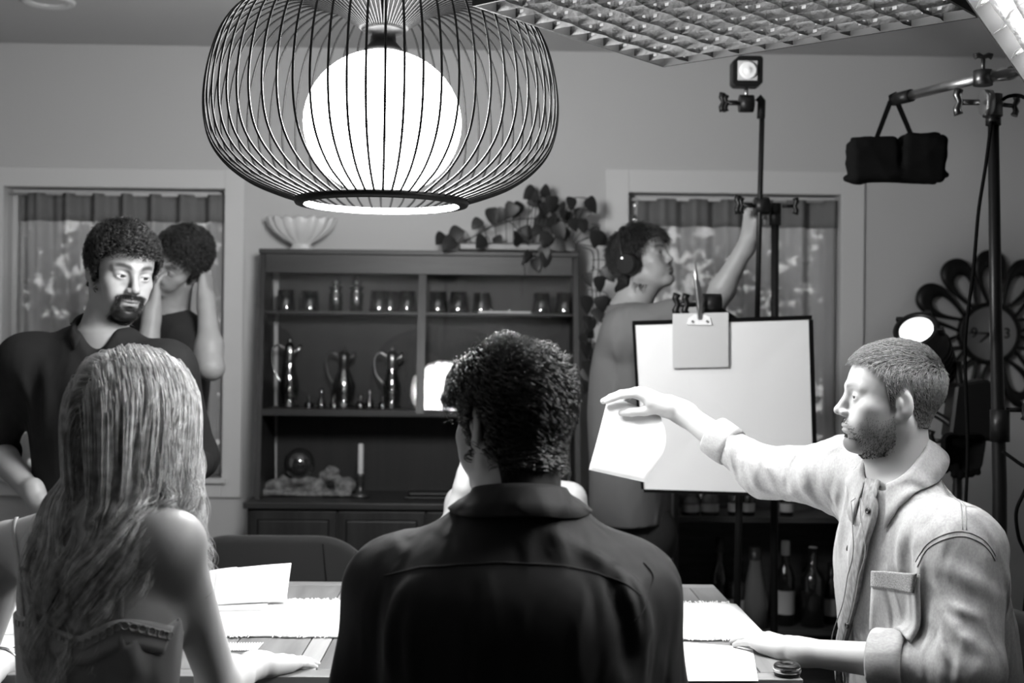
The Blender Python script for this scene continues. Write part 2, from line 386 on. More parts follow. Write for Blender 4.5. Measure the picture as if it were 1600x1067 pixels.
# ------------------------------------------------------------------ people: heads, hair, hands, clothes
def unit(v):
    v = np.asarray(v, float); return v/np.linalg.norm(v)
class Head:
    """local axes: x to the person's right, y where the face looks, z to the crown; origin between the ears at eye height"""
    def __init__(s, c, fwd, up, sc=1.0, roll=0.0):
        s.c = np.asarray(c, float); s.s = sc; y = unit(fwd); z = unit(np.asarray(up, float)-y*(np.asarray(up, float)@y)); x = np.cross(y, z)
        x, z = x*math.cos(roll)-z*math.sin(roll), z*math.cos(roll)+x*math.sin(roll)
        s.R = np.stack([x, y, z], 1)
    def w(s, *p): return s.c+s.s*(s.R@np.array(p, float))
    def loc(s, P): return ((P-s.c)@s.R)/s.s
    def e(s, p, r, rx=0.0, rz=0.0, ry=0.0):
        Rl = s.R
        if rx or rz or ry: Rl = s.R@np.array(Matrix.Rotation(rz, 3, 'Z') @ Matrix.Rotation(ry, 3, 'Y') @ Matrix.Rotation(rx, 3, 'X'))
        return el(s.w(*p), s.s*np.array(r, float), Rl)
    def t(s, a, b, ra, rb): return rc(s.w(*a), s.w(*b), ra*s.s, rb*s.s)
    def build(s, F, lids=.0045, jaw=1.0, neck=None, neck_r=.056, nose=1.0):
        F.add(s.e((0, -.014, .032), (.074, .094, .086)), .01)
        F.add(s.e((0, .030, .030), (.062, .056, .062)), .03)           # forehead
        F.add(s.e((0, .030, -.035), (.057*jaw, .052, .074)), .03)      # face block
        for x in (-1, 1):
            F.add(s.t((x*.050*jaw, -.012, -.055), (x*.018, .062, -.098), .019, .016), .025)
            F.add(s.e((x*.046, .050, -.022), (.019, .022, .018)), .022)       # cheekbone
            F.add(s.e((x*.036, .056, -.052), (.020, .024, .026)), .02)
        F.add(s.e((0, .072, -.098), (.021, .018, .017)), .018)         # chin
        F.add(s.e((0, .068, -.060), (.033, .024, .030)), .02)          # muzzle
        for x in (-1, 1): F.add(s.t((x*.012, .085, .021), (x*.044, .068, .019), .0085, .0075), .014)   # brow
        for x in (-1, 1): F.sub(s.e((x*.031, .099, .001), (.019, .021, .0125)), .014)
        F.add(s.t((0, .083, .014), (0, .104*nose, -.028), .0068, .0095), .012)                # nose
        F.add(s.e((0, .105*nose, -.031), (.0095, .0105, .0085)), .006)
        for x in (-1, 1): F.add(s.e((x*.0115, .095*nose, -.035), (.0075, .0105, .0075)), .006)
        for x in (-1, 1): F.sub(s.e((x*.0065, .101*nose, -.043), (.0035, .005, .004)), .003)
        F.add(s.e((0, .0865, -.0615), (.023, .0105, .0062), rx=.15), .006)
        F.add(s.e((0, .0845, -.0725), (.0195, .0105, .0072)), .006)
        F.sub(s.e((0, .099, -.0668), (.0235, .011, .0013)), .003)
        F.sub(s.e((0, .092, -.083), (.018, .007, .005)), .008)
        for x in (-1, 1):                                              # lids around the eyeballs
            F.add(s.e((x*.031, .0705, .0005), (.0165, .0150, .0130)), .006)
            F.sub(s.e((x*.031, .086, -.001), (.0128, .012, lids), ry=-x*.06), .002)
        for x in (-1, 1):                                              # ears
            F.add(s.e((x*.0755, -.013, -.006), (.0075, .019, .031), rx=-.18, rz=x*.35), .007)
            F.sub(s.e((x*.084, -.009, -.003), (.006, .011, .019), rx=-.18, rz=x*.35), .004)
            F.add(s.e((x*.0775, -.005, -.006), (.004, .005, .012), rx=-.18), .003)
            F.add(s.e((x*.0725, -.004, -.034), (.005, .008, .009)), .006)
        if neck is not None:
            F.add(rc(s.w(0, -.024, -.045), neck, neck_r*s.s, neck_r*1.12), .03)
            F.add(rc(s.w(0, .012, -.085), np.asarray(neck)+s.R[:, 1]*.03, .036*s.s, .042), .03)
            for x in (-1, 1): F.add(rc(s.w(x*.056, -.02, -.045), np.asarray(neck)+s.R[:, 1]*.045+s.R[:, 0]*x*.012, .012, .012), .018)
    def box(s, pad=0.0):
        C = np.array([s.w(x, y, z) for x in (-.1, .1) for y in (-.125, .13) for z in (-.135, .135)]); return C.min(0)-pad, C.max(0)+pad
    def hairline(s, L, front=.062, temple=.030, burn=-.02, ear=.028, nape=-.075):
        az = np.abs(np.degrees(np.arctan2(L[:, 0], L[:, 1]+.012)))
        return np.interp(az, [0, 28, 44, 60, 70, 80, 88, 102, 114, 130, 180], [front, front*.98, (front+temple)/2, temple, burn, burn, ear, ear, -.045, nape, nape])
    def face_tone(s, P, skin, brow=.35, beard=None, beard_tone=.3, lips=.75, hair=.2):
        L = s.loc(P); x, y, z = np.abs(L[:, 0]), L[:, 1], L[:, 2]; t = np.full(len(P), skin)
        def mix(t, m, v): m = np.clip(m, 0, 1); return t*(1-m)+v*m
        g = lambda a, w: 1/(1+np.exp(-np.clip(a/w, -40, 40)))
        bz = .0225+.005*np.sin(np.clip((x-.012)/.04, 0, 1)*2.6)
        t = mix(t, g(.0054-np.abs(z-bz), .0012)*g(x-.011, .002)*g(.052-x, .003)*g(y-.05, .004)*.95, skin*brow)
        t = mix(t, g(.0075-np.abs(z+.0670), .0015)*g(.022-x, .002)*g(y-.072, .003), skin*lips)
        if beard == 'goatee':
            m = g(.0050-np.abs(z+.0520), .0012)*g(.030-x, .002)*g(y-.06, .004)
            m = np.maximum(m, g(.006-np.abs(x-.0315), .0016)*g(-.050-z, .002)*g(z+.098, .003)*g(y-.04, .004))
            m = np.maximum(m, g(-.0800-z, .0016)*g(.034-x, .003)*g(y-.035, .006)*g(z+.125, .004))
            m = np.maximum(m, g(.006-x, .002)*g(-.0765-z, .002)*g(y-.06, .004))
            t = mix(t, m*1.7, beard_tone)
        elif beard == 'stubble':
            zl = np.interp(x, [0, .02, .045, .06, .075], [-.046, -.049, -.066, -.050, -.012])
            m = g(zl-z, .008)*g(z+.135, .006)*g(y+.02, .008)*(1-g(.0075-np.abs(z+.0670), .0015)*g(.021-x, .002)*g(y-.07, .003))
            m *= .88
            t = mix(t, m, beard_tone)
        elif beard == 'moustache':
            t = mix(t, g(.006-np.abs(z+.0530), .0015)*g(.030-x, .003)*g(y-.06, .004)*.9, beard_tone)
        return np.where((L**2).sum(1) < .17**2, t, skin)
    def eyes(s, parent, mw, md, look=(0, 1, 0)):
        d = s.R@unit(look)
        for x in (-1, 1):
            c = s.w(x*.031, .0695, .0005)-np.array(parent.location); r = .0125*s.s
            me = lathe_mesh([(max(1e-5, r*math.sin(a)), -r*math.cos(a)) for a in np.linspace(0, math.pi, 11)], 14, 'eyeball')
            e = put('eye', me, mw, parent, c, smooth=True)
            a, b, _ = frame_from(d)
            me = lathe_mesh([(1e-5, r*1.03), (.0040*s.s, r*1.003), (.0066*s.s, r*.90)], 12, 'iris_disc')
            i = put('iris', me, md, e); i.matrix_basis = Matrix([[a[k], b[k], d[k], 0] for k in range(3)]+[[0, 0, 0, 1]])
class HairField:
    """hair mass hugging the skull inside the hairline"""
    def __init__(s, head, base, thick, line, noise=0.0, freq=60, seed=1):
        s.h, s.b, s.t, s.l, s.n, s.f = head, base, thick, line, noise, freq; s.dmax = .03
        r = np.random.default_rng(seed); s.K = r.normal(size=(5, 3)); s.ph = r.uniform(0, 6, 5)
    def __call__(s, P, cull=True):
        L = s.h.loc(P); d = s.b(P, cull)-s.t(L)*np.clip((L[:, 2]-s.l(L))/.022, 0, 1)**.6
        if s.n:
            Q = P+.006*np.sin(P[:, ::-1]*s.f*.7); q = 0
            for i in range(5): q = q+np.abs(np.sin(Q@s.K[i]*s.f+s.ph[i]))
            d = d+s.n*(q/5-.5)*2
        reg = (s.l(L)-L[:, 2])*s.h.s*.8
        return -smin(-d, -reg, .010)
def scalp_points(head, base, line, n, rng, margin=.0):
    """random points of the skull inside the hairline with their normals"""
    out = []
    while sum(len(o) for o in out) < n:
        v = rng.normal(size=(n*2, 3)); v /= np.linalg.norm(v, axis=1)[:, None]
        L = v*A_(.076, .096, .088)+A_(0, -.014, .032); L = L[L[:, 2] > line(L)+margin]; out.append(L)
    L = np.concatenate(out)[:n]; P = head.c+head.s*(L@head.R.T)
    P = project(base, P, 3); return P, grad(base, P), head.loc(P)
def hand(F, wrist, ydir, zdir, s=1.0, right=True, curl=None, thumb=(.6, .25), spread=.10, palm=True):
    """fingers along ydir, back of the hand towards zdir; curl = bend of each finger (root, middle, tip)"""
    y = unit(ydir); z = np.asarray(zdir, float); z = unit(z-y*(z@y)); x = np.cross(y, z)*(-1 if right else 1)   # x to the thumb
    w = lambda a, b, c: np.asarray(wrist)+s*(x*a+y*b+z*c)
    curl = curl or [(.25, .3, .2)]*4
    bx_, by_ = [.028, .0095, -.010, -.0275], [.088, .093, .088, .078]; LN = [.070, .079, .073, .057]; RD = [.0086, .0088, .0083, .0074]
    F.add(rc(w(0, -.03, 0), w(0, .012, 0), .025*s, .026*s), .02)
    for i in range(4): F.add(rc(w(bx_[i]*.62, .012, .001), w(bx_[i], by_[i], 0), .0135*s, .0105*s), .013)
    F.add(rc(w(.016, .018, -.008), w(.026, .05, -.009), .016*s, .011*s), .015)
    F.add(rc(w(-.018, .02, -.008), w(-.024, .06, -.006), .013*s, .010*s), .015)
    for i in range(4):
        p = w(bx_[i], by_[i], 0); a = 0.0; sp = spread*(1.5-i); d0 = unit(y*math.cos(sp)+x*math.sin(sp))
        for j, fr in enumerate((.44, .31, .25)):
            a += curl[i][j]; d = d0*math.cos(a)-z*math.sin(a); q = p+d*LN[i]*fr*s
            F.add(rc(p, q, RD[i]*(1-.09*j)*s, RD[i]*(.93-.09*j)*s), .0035); p = q
    p = w(.020, .022, -.006); a, b = thumb                              # thumb leaves the side of the palm
    d = unit(y*math.cos(a)+x*math.sin(a)-z*b)
    for ln, r0, r1, turn in ((.040, .0125, .0105, 0), (.031, .0105, .009, -.25), (.024, .0092, .0075, -.25)):
        a += turn; d = unit(y*math.cos(a)+x*math.sin(a)-z*b); q = p+d*ln*s; F.add(rc(p, q, r0*s, r1*s), .006); p = q
def arm(F, sh, elb, wr, r=1.0, k=.02):
    sh, elb, wr = [np.asarray(q, float) for q in (sh, elb, wr)]
    F.add(rc(sh, elb, .047*r, .036*r), k); m = elb+(wr-elb)*.3
    F.add(rc(elb, m, .035*r, .038*r), k); F.add(rc(m, wr, .038*r, .026*r), k)
def person(label, loc):
    return thing('person', label, 'person', loc)
def bbox(pts, pad):
    P = np.array(pts); return P.min(0)-pad, P.max(0)+pad
def ribbon_on(field, pts, width, off=.002, thick=.002, n=40, across=4):
    """cloth strip that follows a surface: returns closed mesh arrays"""
    C = spline(pts, max(2, n//max(1, len(pts)-1))); C = project(field, C, 6, off); N = grad(field, C); T = np.gradient(C, axis=0)
    S = np.cross(N, T); S /= np.linalg.norm(S, axis=1)[:, None]; rows = []
    wd = np.broadcast_to(np.asarray(width, float), (len(C),)) if np.ndim(width) == 0 else np.interp(np.linspace(0, 1, len(C)), np.linspace(0, 1, len(width)), width)
    for u in np.linspace(-.5, .5, across): rows.append(project(field, C+S*(u*wd)[:, None], 4, off))
    G = np.stack(rows, 1); return sheet_arrays(G, thick, np.stack([grad(field, G[:, j]) for j in range(across)], 1))
def sheet_arrays(G, thick, N=None):
    """grid (n,m,3) to a thin closed solid"""
    n, m = G.shape[:2]
    if N is None:
        du = np.gradient(G, axis=0); dv = np.gradient(G, axis=1); N = np.cross(du, dv); N /= np.linalg.norm(N, axis=2)[..., None]+1e-9
    V = np.concatenate([(G+N*thick/2).reshape(-1, 3), (G-N*thick/2).reshape(-1, 3)]); F = []; o = n*m
    for i in range(n-1):
        for j in range(m-1):
            a, b, c, d = i*m+j, (i+1)*m+j, (i+1)*m+j+1, i*m+j+1; F += [(a, b, c, d), (o+d, o+c, o+b, o+a)]
    ring = [j for j in range(m)]+[i*m+m-1 for i in range(1, n)]+[(n-1)*m+j for j in range(m-2, -1, -1)]+[i*m for i in range(n-2, 0, -1)]
    for a, b in zip(ring, ring[1:]+ring[:1]): F.append((a, b, o+b, o+a))
    return V, F
def sheet(name, G, thick, m, parent=None, N=None):
    V, F = sheet_arrays(np.asarray(G, float), thick, N); return put(name, pydata(name, V, F, True), m, parent)
def strip(name, field, pts, width, m, parent, off=.002, thick=.002, n=40, across=4):
    V, F = ribbon_on(field, pts, width, off, thick, n, across); return put(name, pydata(name, V, F, True), m, parent)
def seam(name, field, pts, m, parent, r=.0012, off=.0004, n=40):
    C = project(field, spline(pts, max(2, n//max(1, len(pts)-1))), 6, off); return tube(name, C, r, m, parent, 5)
def patch(name, field, quad, m, parent, off=.003, thick=.003, n=14):
    """four corners (a b c d round the outline) laid on a surface"""
    a, b, c, d = [np.asarray(q, float) for q in quad]; u = np.linspace(0, 1, n)[:, None, None]; v = np.linspace(0, 1, n)[None, :, None]
    G = (a*(1-u)+b*u)*(1-v)+(d*(1-u)+c*u)*v; P = project(field, G.reshape(-1, 3), 6, off)
    return sheet(name, P.reshape(n, n, 3), thick, m, parent, grad(field, P).reshape(n, n, 3))
def button(field, p, r, m, parent, name='button', off=.002):
    c = project(field, [p], 6, off); d = grad(field, c)[0]; x, y, z = frame_from(d)
    o = put(name, lathe_mesh([(1e-5, r*.25), (r*.5, r*.2), (r*.7, r*.45), (r, r*.35), (r, -r*.2)], 12, 'button_disc'), m, parent)
    o.matrix_basis = Matrix([[x[k], y[k], z[k], c[0][k]] for k in range(3)]+[[0, 0, 0, 1]]); return o
def collar(name, nb, ax, fw, r0, r1, h, drop, gap, m, parent, point=.035, lean=0.0, sy=1.15, tail=.6, field=None):
    """folded shirt collar round the neck: stand rises to the fold, leaf falls outwards; open by +-gap at the front"""
    ax = unit(ax); fw = unit(np.asarray(fw, float)-ax*(np.asarray(fw, float)@ax)); sd = np.cross(fw, ax); G = []
    for a in np.linspace(gap, 2*math.pi-gap, 48):
        c, s_ = math.cos(a), math.sin(a); k = max(0.0, c)            # 1 at the front
        base = np.asarray(nb, float); dirv = fw*c*sy+sd*s_; hh = h*(1-.55*k); dd = drop+point*max(0.0, (c-math.cos(gap)*tail)/(1-math.cos(gap)*tail+1e-6))**1.0*(1 if c > 0 else 0)
        row = []
        row.append(base+dirv*r0-ax*(.004+lean*k)); row.append(base+dirv*(r0+.001)+ax*(hh*.55-lean*k))
        row.append(base+dirv*(r0+.002)+ax*(hh-lean*k)); row.append(base+dirv*(r0+.009)+ax*(hh+.001-lean*k))
        row.append(base+dirv*(r0+.013)+ax*(hh-.006-lean*k)); row.append(base+dirv*(r0+(r1-r0)*.6+.010)+ax*(hh-dd*.55-lean*k)); row.append(base+dirv*(r1+.008)+ax*(hh-dd-lean*k))
        G.append(row)
    G = np.array(G)
    if field is not None:
        for j in (4, 5, 6): G[:, j] = push_out(field, G[:, j], .0045)
    return sheet(name, np.array(G), .0028, m, parent)
# ------------------------------------------------------------------ shared materials
M = {}
M['skin'] = mat('skin', .5, .48, attr='tone', bump=((420, 420, 420), .08, .001), spec=.4)
M['eye_white'] = mat('eye_white', .62, .15); M['iris'] = mat('iris_dark', .02, .1)
M['hair_black'] = mat('hair_black', .008, .8, spec=.2); M['hair_dark'] = mat('hair_dark', .010, .8, spec=.2)
M['strand_dark'] = mat('strand_dark', .014, .28, spec=.6); M['strand_black'] = mat('strand_black', .014, .36, spec=.5)
M['hair_blonde'] = mat('hair_blonde', .12, .5, var=('n', (120, 120, 9), .06, .18)); M['strand_blonde'] = mat('strand_blonde', .42, .34, spec=.7, var=('n', (60, 60, 60), .32, .85))
M['hair_short'] = mat('hair_short', .035, .8, spec=.2); M['strand_short'] = mat('strand_short', .17, .4, spec=.6, var=('n', (160, 160, 160), .08, .30))
M['denim'] = mat('denim', .42, .85, var=('n', (260, 260, 160), .31, .40), bump=((900, 900, 900), .25, .001), sheen=.1, folds=((17, 17, 7), 1.0, .018))
M['denim_dark'] = mat('denim_dark', .22, .85, var=('n', (160, 160, 60), .15, .30), bump=((900, 900, 900), .25, .001))
M['denim_seam'] = mat('denim_seam', .30, .85, var=('n', (400, 400, 400), .16, .42))
M['stitch'] = mat('stitch', .24, .8); M['button_dark'] = mat('button_dark', .05, .35, metal=.5)
M['shirt_black'] = mat('shirt_black', .009, .75, spec=.25, bump=((700, 700, 700), .2, .001), folds=((14, 14, 5), .8, .016)); M['shirt_dark'] = mat('shirt_dark', .009, .85, spec=.3, bump=((700, 700, 700), .2, .001), folds=((14, 14, 6), .5, .014))
M['tee_grey'] = mat('tee_grey', .13, .9, bump=((500, 500, 500), .15, .001), folds=((12, 12, 6), .5, .014)); M['tee_black'] = mat('tee_black', .014, .9)
M['trousers'] = mat('trousers_dark', .03, .9, bump=((500, 500, 500), .15, .001)); M['trousers_grey'] = mat('trousers_grey', .16, .9, var=('n', (40, 40, 8), .10, .22))
M['satin'] = mat('satin', .30, .38, bump=((300, 300, 300), .05, .001), folds=((12, 12, 5), .4, .012)); M['lace'] = mat('lace', .42, .8); M['white_cloth'] = mat('white_cloth', .62, .8)
M['silver'] = mat('silver', .75, .18, metal=1); M['paper'] = mat('paper', .72, .85, bump=((90, 90, 90), .05, .001))
M['black_plastic'] = mat('black_plastic', .010, .45, spec=.3); M['strand_beard'] = mat('strand_beard', .05, .5, spec=.3)
# ================================================================== ROOM
WY = 5.40; CEIL = 2.64; TZ = 0.75
M['wall'] = mat('wall_paint', .50, .9, bump=((160, 160, 160), .06, .002)); M['ceiling'] = mat('ceiling_paint', .46, .95, bump=((120, 120, 120), .08, .002))
M['trim'] = mat('trim_paint', .60, .55); M['floor'] = mat('floor_wood', .08, .5, var=('wood', (14, 1.2, 1), .05, .11))
M['wood'] = mat('teak', .05, .45, var=('wood', (3, 28, 28), .012, .028)); M['wood_v'] = mat('teak_upright', .05, .45, var=('wood', (26, 26, 1.6), .011, .027))
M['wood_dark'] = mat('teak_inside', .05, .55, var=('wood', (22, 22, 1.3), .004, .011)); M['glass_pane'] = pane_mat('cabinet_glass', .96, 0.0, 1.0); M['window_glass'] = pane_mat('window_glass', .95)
M['black_metal'] = mat('black_metal', .007, .40, spec=.3); M['steel'] = mat('brushed_steel', .42, .32, metal=1.0); M['dark_steel'] = mat('dark_steel', .12, .35, metal=1.0); M['black_cloth'] = mat('black_cloth', .006, .95, spec=.05, bump=((300, 300, 300), .3, .002))
def wall_with_holes(name, x0, x1, z0, z1, y, th, holes, m):
    xs = sorted({x0, x1, *[h[0] for h in holes], *[h[1] for h in holes]}); zs = sorted({z0, z1, *[h[2] for h in holes], *[h[3] for h in holes]})
    solid = lambda i, j: 0 <= i < len(xs)-1 and 0 <= j < len(zs)-1 and not any(h[0] <= xs[i] < h[1] and h[2] <= zs[j] < h[3] for h in holes)
    V, F, ix = [], [], {}
    def v(i, j, k):
        if (i, j, k) not in ix: ix[i, j, k] = len(V); V.append((xs[i], y+k*th, zs[j]))
        return ix[i, j, k]
    for i in range(len(xs)-1):
        for j in range(len(zs)-1):
            if not solid(i, j): continue
            F += [(v(i, j, 0), v(i+1, j, 0), v(i+1, j+1, 0), v(i, j+1, 0)), (v(i, j+1, 1), v(i+1, j+1, 1), v(i+1, j, 1), v(i, j, 1))]
            for di, dj, a, b in ((-1, 0, (i, j+1), (i, j)), (1, 0, (i+1, j), (i+1, j+1)), (0, -1, (i, j), (i+1, j)), (0, 1, (i+1, j+1), (i, j+1))):
                if not solid(i+di, j+dj): F.append((v(*a, 0), v(*b, 0), v(*b, 1), v(*a, 1))[::-1])
    return struct(put(name, pydata(name, V, F), m))
wl = (J(4, 500, WY)[0], J(350, 500, WY)[0]); wz = (J(200, 745, WY)[2], J(200, 294, WY)[2])
wr = (J(980, 500, WY)[0], J(1312, 500, WY)[0]); wz2 = (wz[0], J(1150, 303, WY)[2])
RX = 3.0; RY0 = -3.2
wall_with_holes('wall_back', -RX, RX, 0, CEIL, WY, .16, [(wl[0], wl[1], wz[0], wz[1]), (wr[0], wr[1], wz2[0], wz2[1])], M['wall'])
struct(box('wall_left', A_(-RX-.12, RY0, 0), A_(-RX, WY+.16, CEIL), M['wall'])); struct(box('wall_right', A_(RX, RY0, 0), A_(RX+.12, WY+.16, CEIL), M['wall']))
struct(box('wall_front', A_(-RX-.12, RY0-.12, 0), A_(RX+.12, RY0, CEIL), mat('bounce_cut_dark', .05, .7)))  # unseen wall behind the camera, made dark to cut bounced light
struct(box('floor', A_(-RX-.12, RY0-.12, -.08), A_(RX+.12, WY+.16, 0), M['floor'])); struct(box('ceiling', A_(-RX-.12, RY0-.12, CEIL), A_(RX+.12, WY+.16, CEIL+.1), M['ceiling']))
def window(n, x, z, cw, m=None):
    root = bpy.data.objects.new('window_%d' % n, None); COL.objects.link(root); root.location = ((x[0]+x[1])/2, WY, z[0]); struct(root); o = -np.array(root.location)
    def b(nm, lo, hi, mm, bev=.003): q = box(nm, lo, hi, mm, root, bev); q.location = Vector(q.location)+Vector(o)
    t = .016
    b('casing', A_(x[0]-cw, WY-t, z[0]-cw), A_(x[0], WY, z[1]+cw), M['trim']); b('casing', A_(x[1], WY-t, z[0]-cw), A_(x[1]+cw, WY, z[1]+cw), M['trim'])
    b('casing', A_(x[0], WY-t, z[1]), A_(x[1], WY, z[1]+cw), M['trim']); b('casing', A_(x[0], WY-t, z[0]-cw), A_(x[1], WY, z[0]), M['trim'])
    b('sill', A_(x[0]-.02, WY-.035, z[0]-.022), A_(x[1]+.02, WY+.02, z[0]), M['trim'])
    f = .035
    for lo, hi in (((x[0], z[0]), (x[0]+f, z[1])), ((x[1]-f, z[0]), (x[1], z[1])), ((x[0]+f, z[0]), (x[1]-f, z[0]+f)), ((x[0]+f, z[1]-f), (x[1]-f, z[1]))):
        b('sash', A_(lo[0], WY+.10, lo[1]), A_(hi[0], WY+.135, hi[1]), M['trim'], .002)
    b('pane', A_(x[0]+f, WY+.116, z[0]+f), A_(x[1]-f, WY+.120, z[1]-f), M['window_glass'], 0)
window(1, wl, wz, .082); window(2, wr, wz2, .098)
# long flat boards under and above the windows
struct(box('baseboard_back', A_(-RX, WY-.014, 0), A_(RX, WY, .10), M['trim']))
M['sheer'] = sheer_mat('sheer_curtain', .48, .20); M['sheer_band'] = sheer_mat('curtain_header', .30, .03)
def curtain(label, x, z, seed, folds):
    r = np.random.default_rng(seed); root = thing('curtain', label, 'curtain', ((x[0]+x[1])/2, WY+.05, z[1]), group='sheer window curtains'); o = np.array(root.location)
    ph = r.uniform(0, 6.28, 4); hb = .125
    def sheetgrid(z0, z1, nz, amp, dy):
        U = np.linspace(0, 1, 140); G = np.empty((140, nz, 3))
        for j, zz in enumerate(np.linspace(z0, z1, nz)):
            w = amp*(np.sin(U*6.283*folds+ph[0]+.25*np.sin(U*9+ph[1]))+.4*np.sin(U*6.283*folds*2.1+ph[2]+zz))
            G[:, j] = np.stack([x[0]+.045+(x[1]-x[0]-.055)*U, np.full(140, WY+.05+dy)+w, np.full(140, zz)], 1)-o
        return G
    sheet('cloth', sheetgrid(z[0]+.01, z[1]-.03, 10, .020, 0), .0008, M['sheer'], root)
    sheet('header_band', sheetgrid(z[1]-.012-hb, z[1]-.02, 4, .024, -.006), .0016, M['sheer_band'], root)
    tube('rod', [A_(x[0]+.002, WY+.05, z[1]-.022)-o, A_(x[1]-.002, WY+.05, z[1]-.022)-o], .006, M['trim'], root)
curtain('sheer pleated curtain behind the two men at the window', wl, wz, 3, 7); curtain('sheer pleated curtain behind the man with headphones', wr, wz2, 4, 6)
# garden outside: leafy bushes against the sky
M['leaf_out'] = mat('garden_leaf', .05, .35)
def bush(label, c, rad, n, seed):
    r = np.random.default_rng(seed); P = r.normal(size=(n, 3)); P /= np.linalg.norm(P, axis=1)[:, None]; P = P*r.uniform(.25, 1, (n, 1))**.5*np.array(rad)
    a = r.normal(size=(n, 3)); a /= np.linalg.norm(a, axis=1)[:, None]; b = np.cross(a, r.normal(size=(n, 3))); b /= np.linalg.norm(b, axis=1)[:, None]; s_ = r.uniform(.05, .10, (n, 1))
    V = np.stack([P-a*s_, P+b*s_*.45, P+a*s_, P-b*s_*.45], 1).reshape(-1, 3); Q = np.arange(n*4).reshape(n, 4)
    root = thing('garden_bush', label, 'bush', (c[0], c[1], -.3), group='bushes outside the windows'); lv = put('foliage', npmesh('foliage', V, Q), M['leaf_out'], root, (0, 0, c[2]+.3)); lv['kind'] = 'stuff'
    tube('stem', [(0, 0, 0), (.05, 0, .6), (0, .03, c[2]+.2)], [.05, .04, .02], M['wood_dark'], root)
bush('leafy bush outside behind the curtain of the two men', (-2.0, 7.2, 1.5), (1.3, .7, 1.5), 4000, 1); bush('leafy bush outside behind the curtain past the headphones man', (1.0, 7.2, 1.5), (1.3, .7, 1.5), 3800, 2)
struct(box('ground', A_(-8, WY+.2, -.4), A_(8, 14, -.3), M['leaf_out']))
# recessed ceiling lamp
dl = JZ(75, 1, CEIL); o = thing('ceiling_downlight', 'round recessed ceiling lamp, unlit, above the standing man', 'lamp', (dl[0], dl[1], CEIL))
put('rim', lathe_mesh([(.062, -.001), (.085, -.012), (.095, -.008), (.098, .0)], 32), M['trim'], o); put('reflector', lathe_mesh([(.062, -.002), (.05, .035), (1e-5, .04)][::-1], 24), mat('lamp_reflector', .7, .3), o)

# ================================================================== HUTCH
HZ0 = J(400, 785, 4.92)[2]; hb = A_(0, 5.02, HZ0); tilt = .175/.95; hn = unit(A_(0, -1, tilt))
HP = lambda x, y: JP(x, y, hb, hn)
hz1 = HP(650, 399)[2]; hx0 = (HP(397, 778)[0], HP(406, 402)[0]); hx1 = (HP(908, 782)[0], HP(903, 408)[0]); hy = lambda z: hb[1]+(z-HZ0)*tilt
HB = WY-.012
hut = thing('china_cabinet', 'tall teak china cabinet with glass doors and panelled base', 'cabinet', ((hx0[0]+hx1[0])/2, 5.2, 0)); ho_ = -np.array(hut.location)
def hb_(nm, lo, hi, m, bev=.003, par=None): q = box(nm, lo, hi, m, par or hut, bev); q.location = Vector(q.location)+Vector(ho_ if par is None else (0, 0, 0)); return q
def hmesh(nm, V, F, m, par=None): return put(nm, pydata(nm, [np.asarray(v)+ho_ for v in V], F), m, par or hut)
HEX = [(0, 1, 2, 3), (7, 6, 5, 4), (0, 4, 5, 1), (1, 5, 6, 2), (2, 6, 7, 3), (3, 7, 4, 0)]
def side(xa, xb, s):   # slanted side board, outer bottom x = xa, outer top x = xb
    t = .022*s
    V = [(xa, hy(HZ0), HZ0), (xa, HB, HZ0), (xb, HB, hz1), (xb, hy(hz1), hz1)]; V = V+[(v[0]+t, v[1], v[2]) for v in V]
    hmesh('side_panel', V, [f if s < 0 else f[::-1] for f in HEX], M['wood_v'])
side(hx0[0], hx0[1], 1); side(hx1[0], hx1[1], -1)
xl = lambda z: hx0[0]+(hx0[1]-hx0[0])*(z-HZ0)/(hz1-HZ0); xr = lambda z: hx1[0]+(hx1[1]-hx1[0])*(z-HZ0)/(hz1-HZ0)
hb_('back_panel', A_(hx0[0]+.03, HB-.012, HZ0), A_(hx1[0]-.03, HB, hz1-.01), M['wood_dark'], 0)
hb_('top_panel', A_(xl(hz1)-.004, hy(hz1)-.008, hz1), A_(xr(hz1)+.004, HB, hz1+.020), M['wood'])
zr0 = HP(650, 429)[2]; hb_('top_rail', A_(xl(zr0)+.022, hy(zr0), zr0), A_(xr(zr0)-.022, hy(zr0)+.022, hz1), M['wood'])
zs = HP(650, 646)[2]; zt = HP(650, 489)[2]
def shelf(nm, z, th, setback): hb_(nm, A_(xl(z)+.022, hy(z)+setback, z-th), A_(xr(z)-.022, HB-.012, z), M['wood'], .002)
shelf('shelf', zs+.012, .026, -.004); shelf('shelf', zt+.004, .010, .035)
zp = zr0; xp = HP(658, 540)[0]
V = [(xp-.016, hy(zs)-.004, zs), (xp+.016, hy(zs)-.004, zs), (xp+.016, hy(zp)-.004, zp), (xp-.016, hy(zp)-.004, zp)]; V = [(a, b+.020, c) for a, b, c in V]+V
hmesh('center_post', V, [f[::-1] for f in HEX], M['wood_v'])
for xa, xb, dy in ((None, xp, .006), (xp, None, .012)):
    a0, a1 = (xl(zs)+.022, xl(zp)+.022) if xa is None else (xa, xa); b0, b1 = (xr(zs)-.022, xr(zp)-.022) if xb is None else (xb, xb)
    hmesh('glass_door', [(a0, hy(zs+.014)+dy, zs+.014), (b0, hy(zs+.014)+dy, zs+.014), (b1, hy(zp)+dy, zp), (a1, hy(zp)+dy, zp)], [(0, 1, 2, 3)], M['glass_pane'])
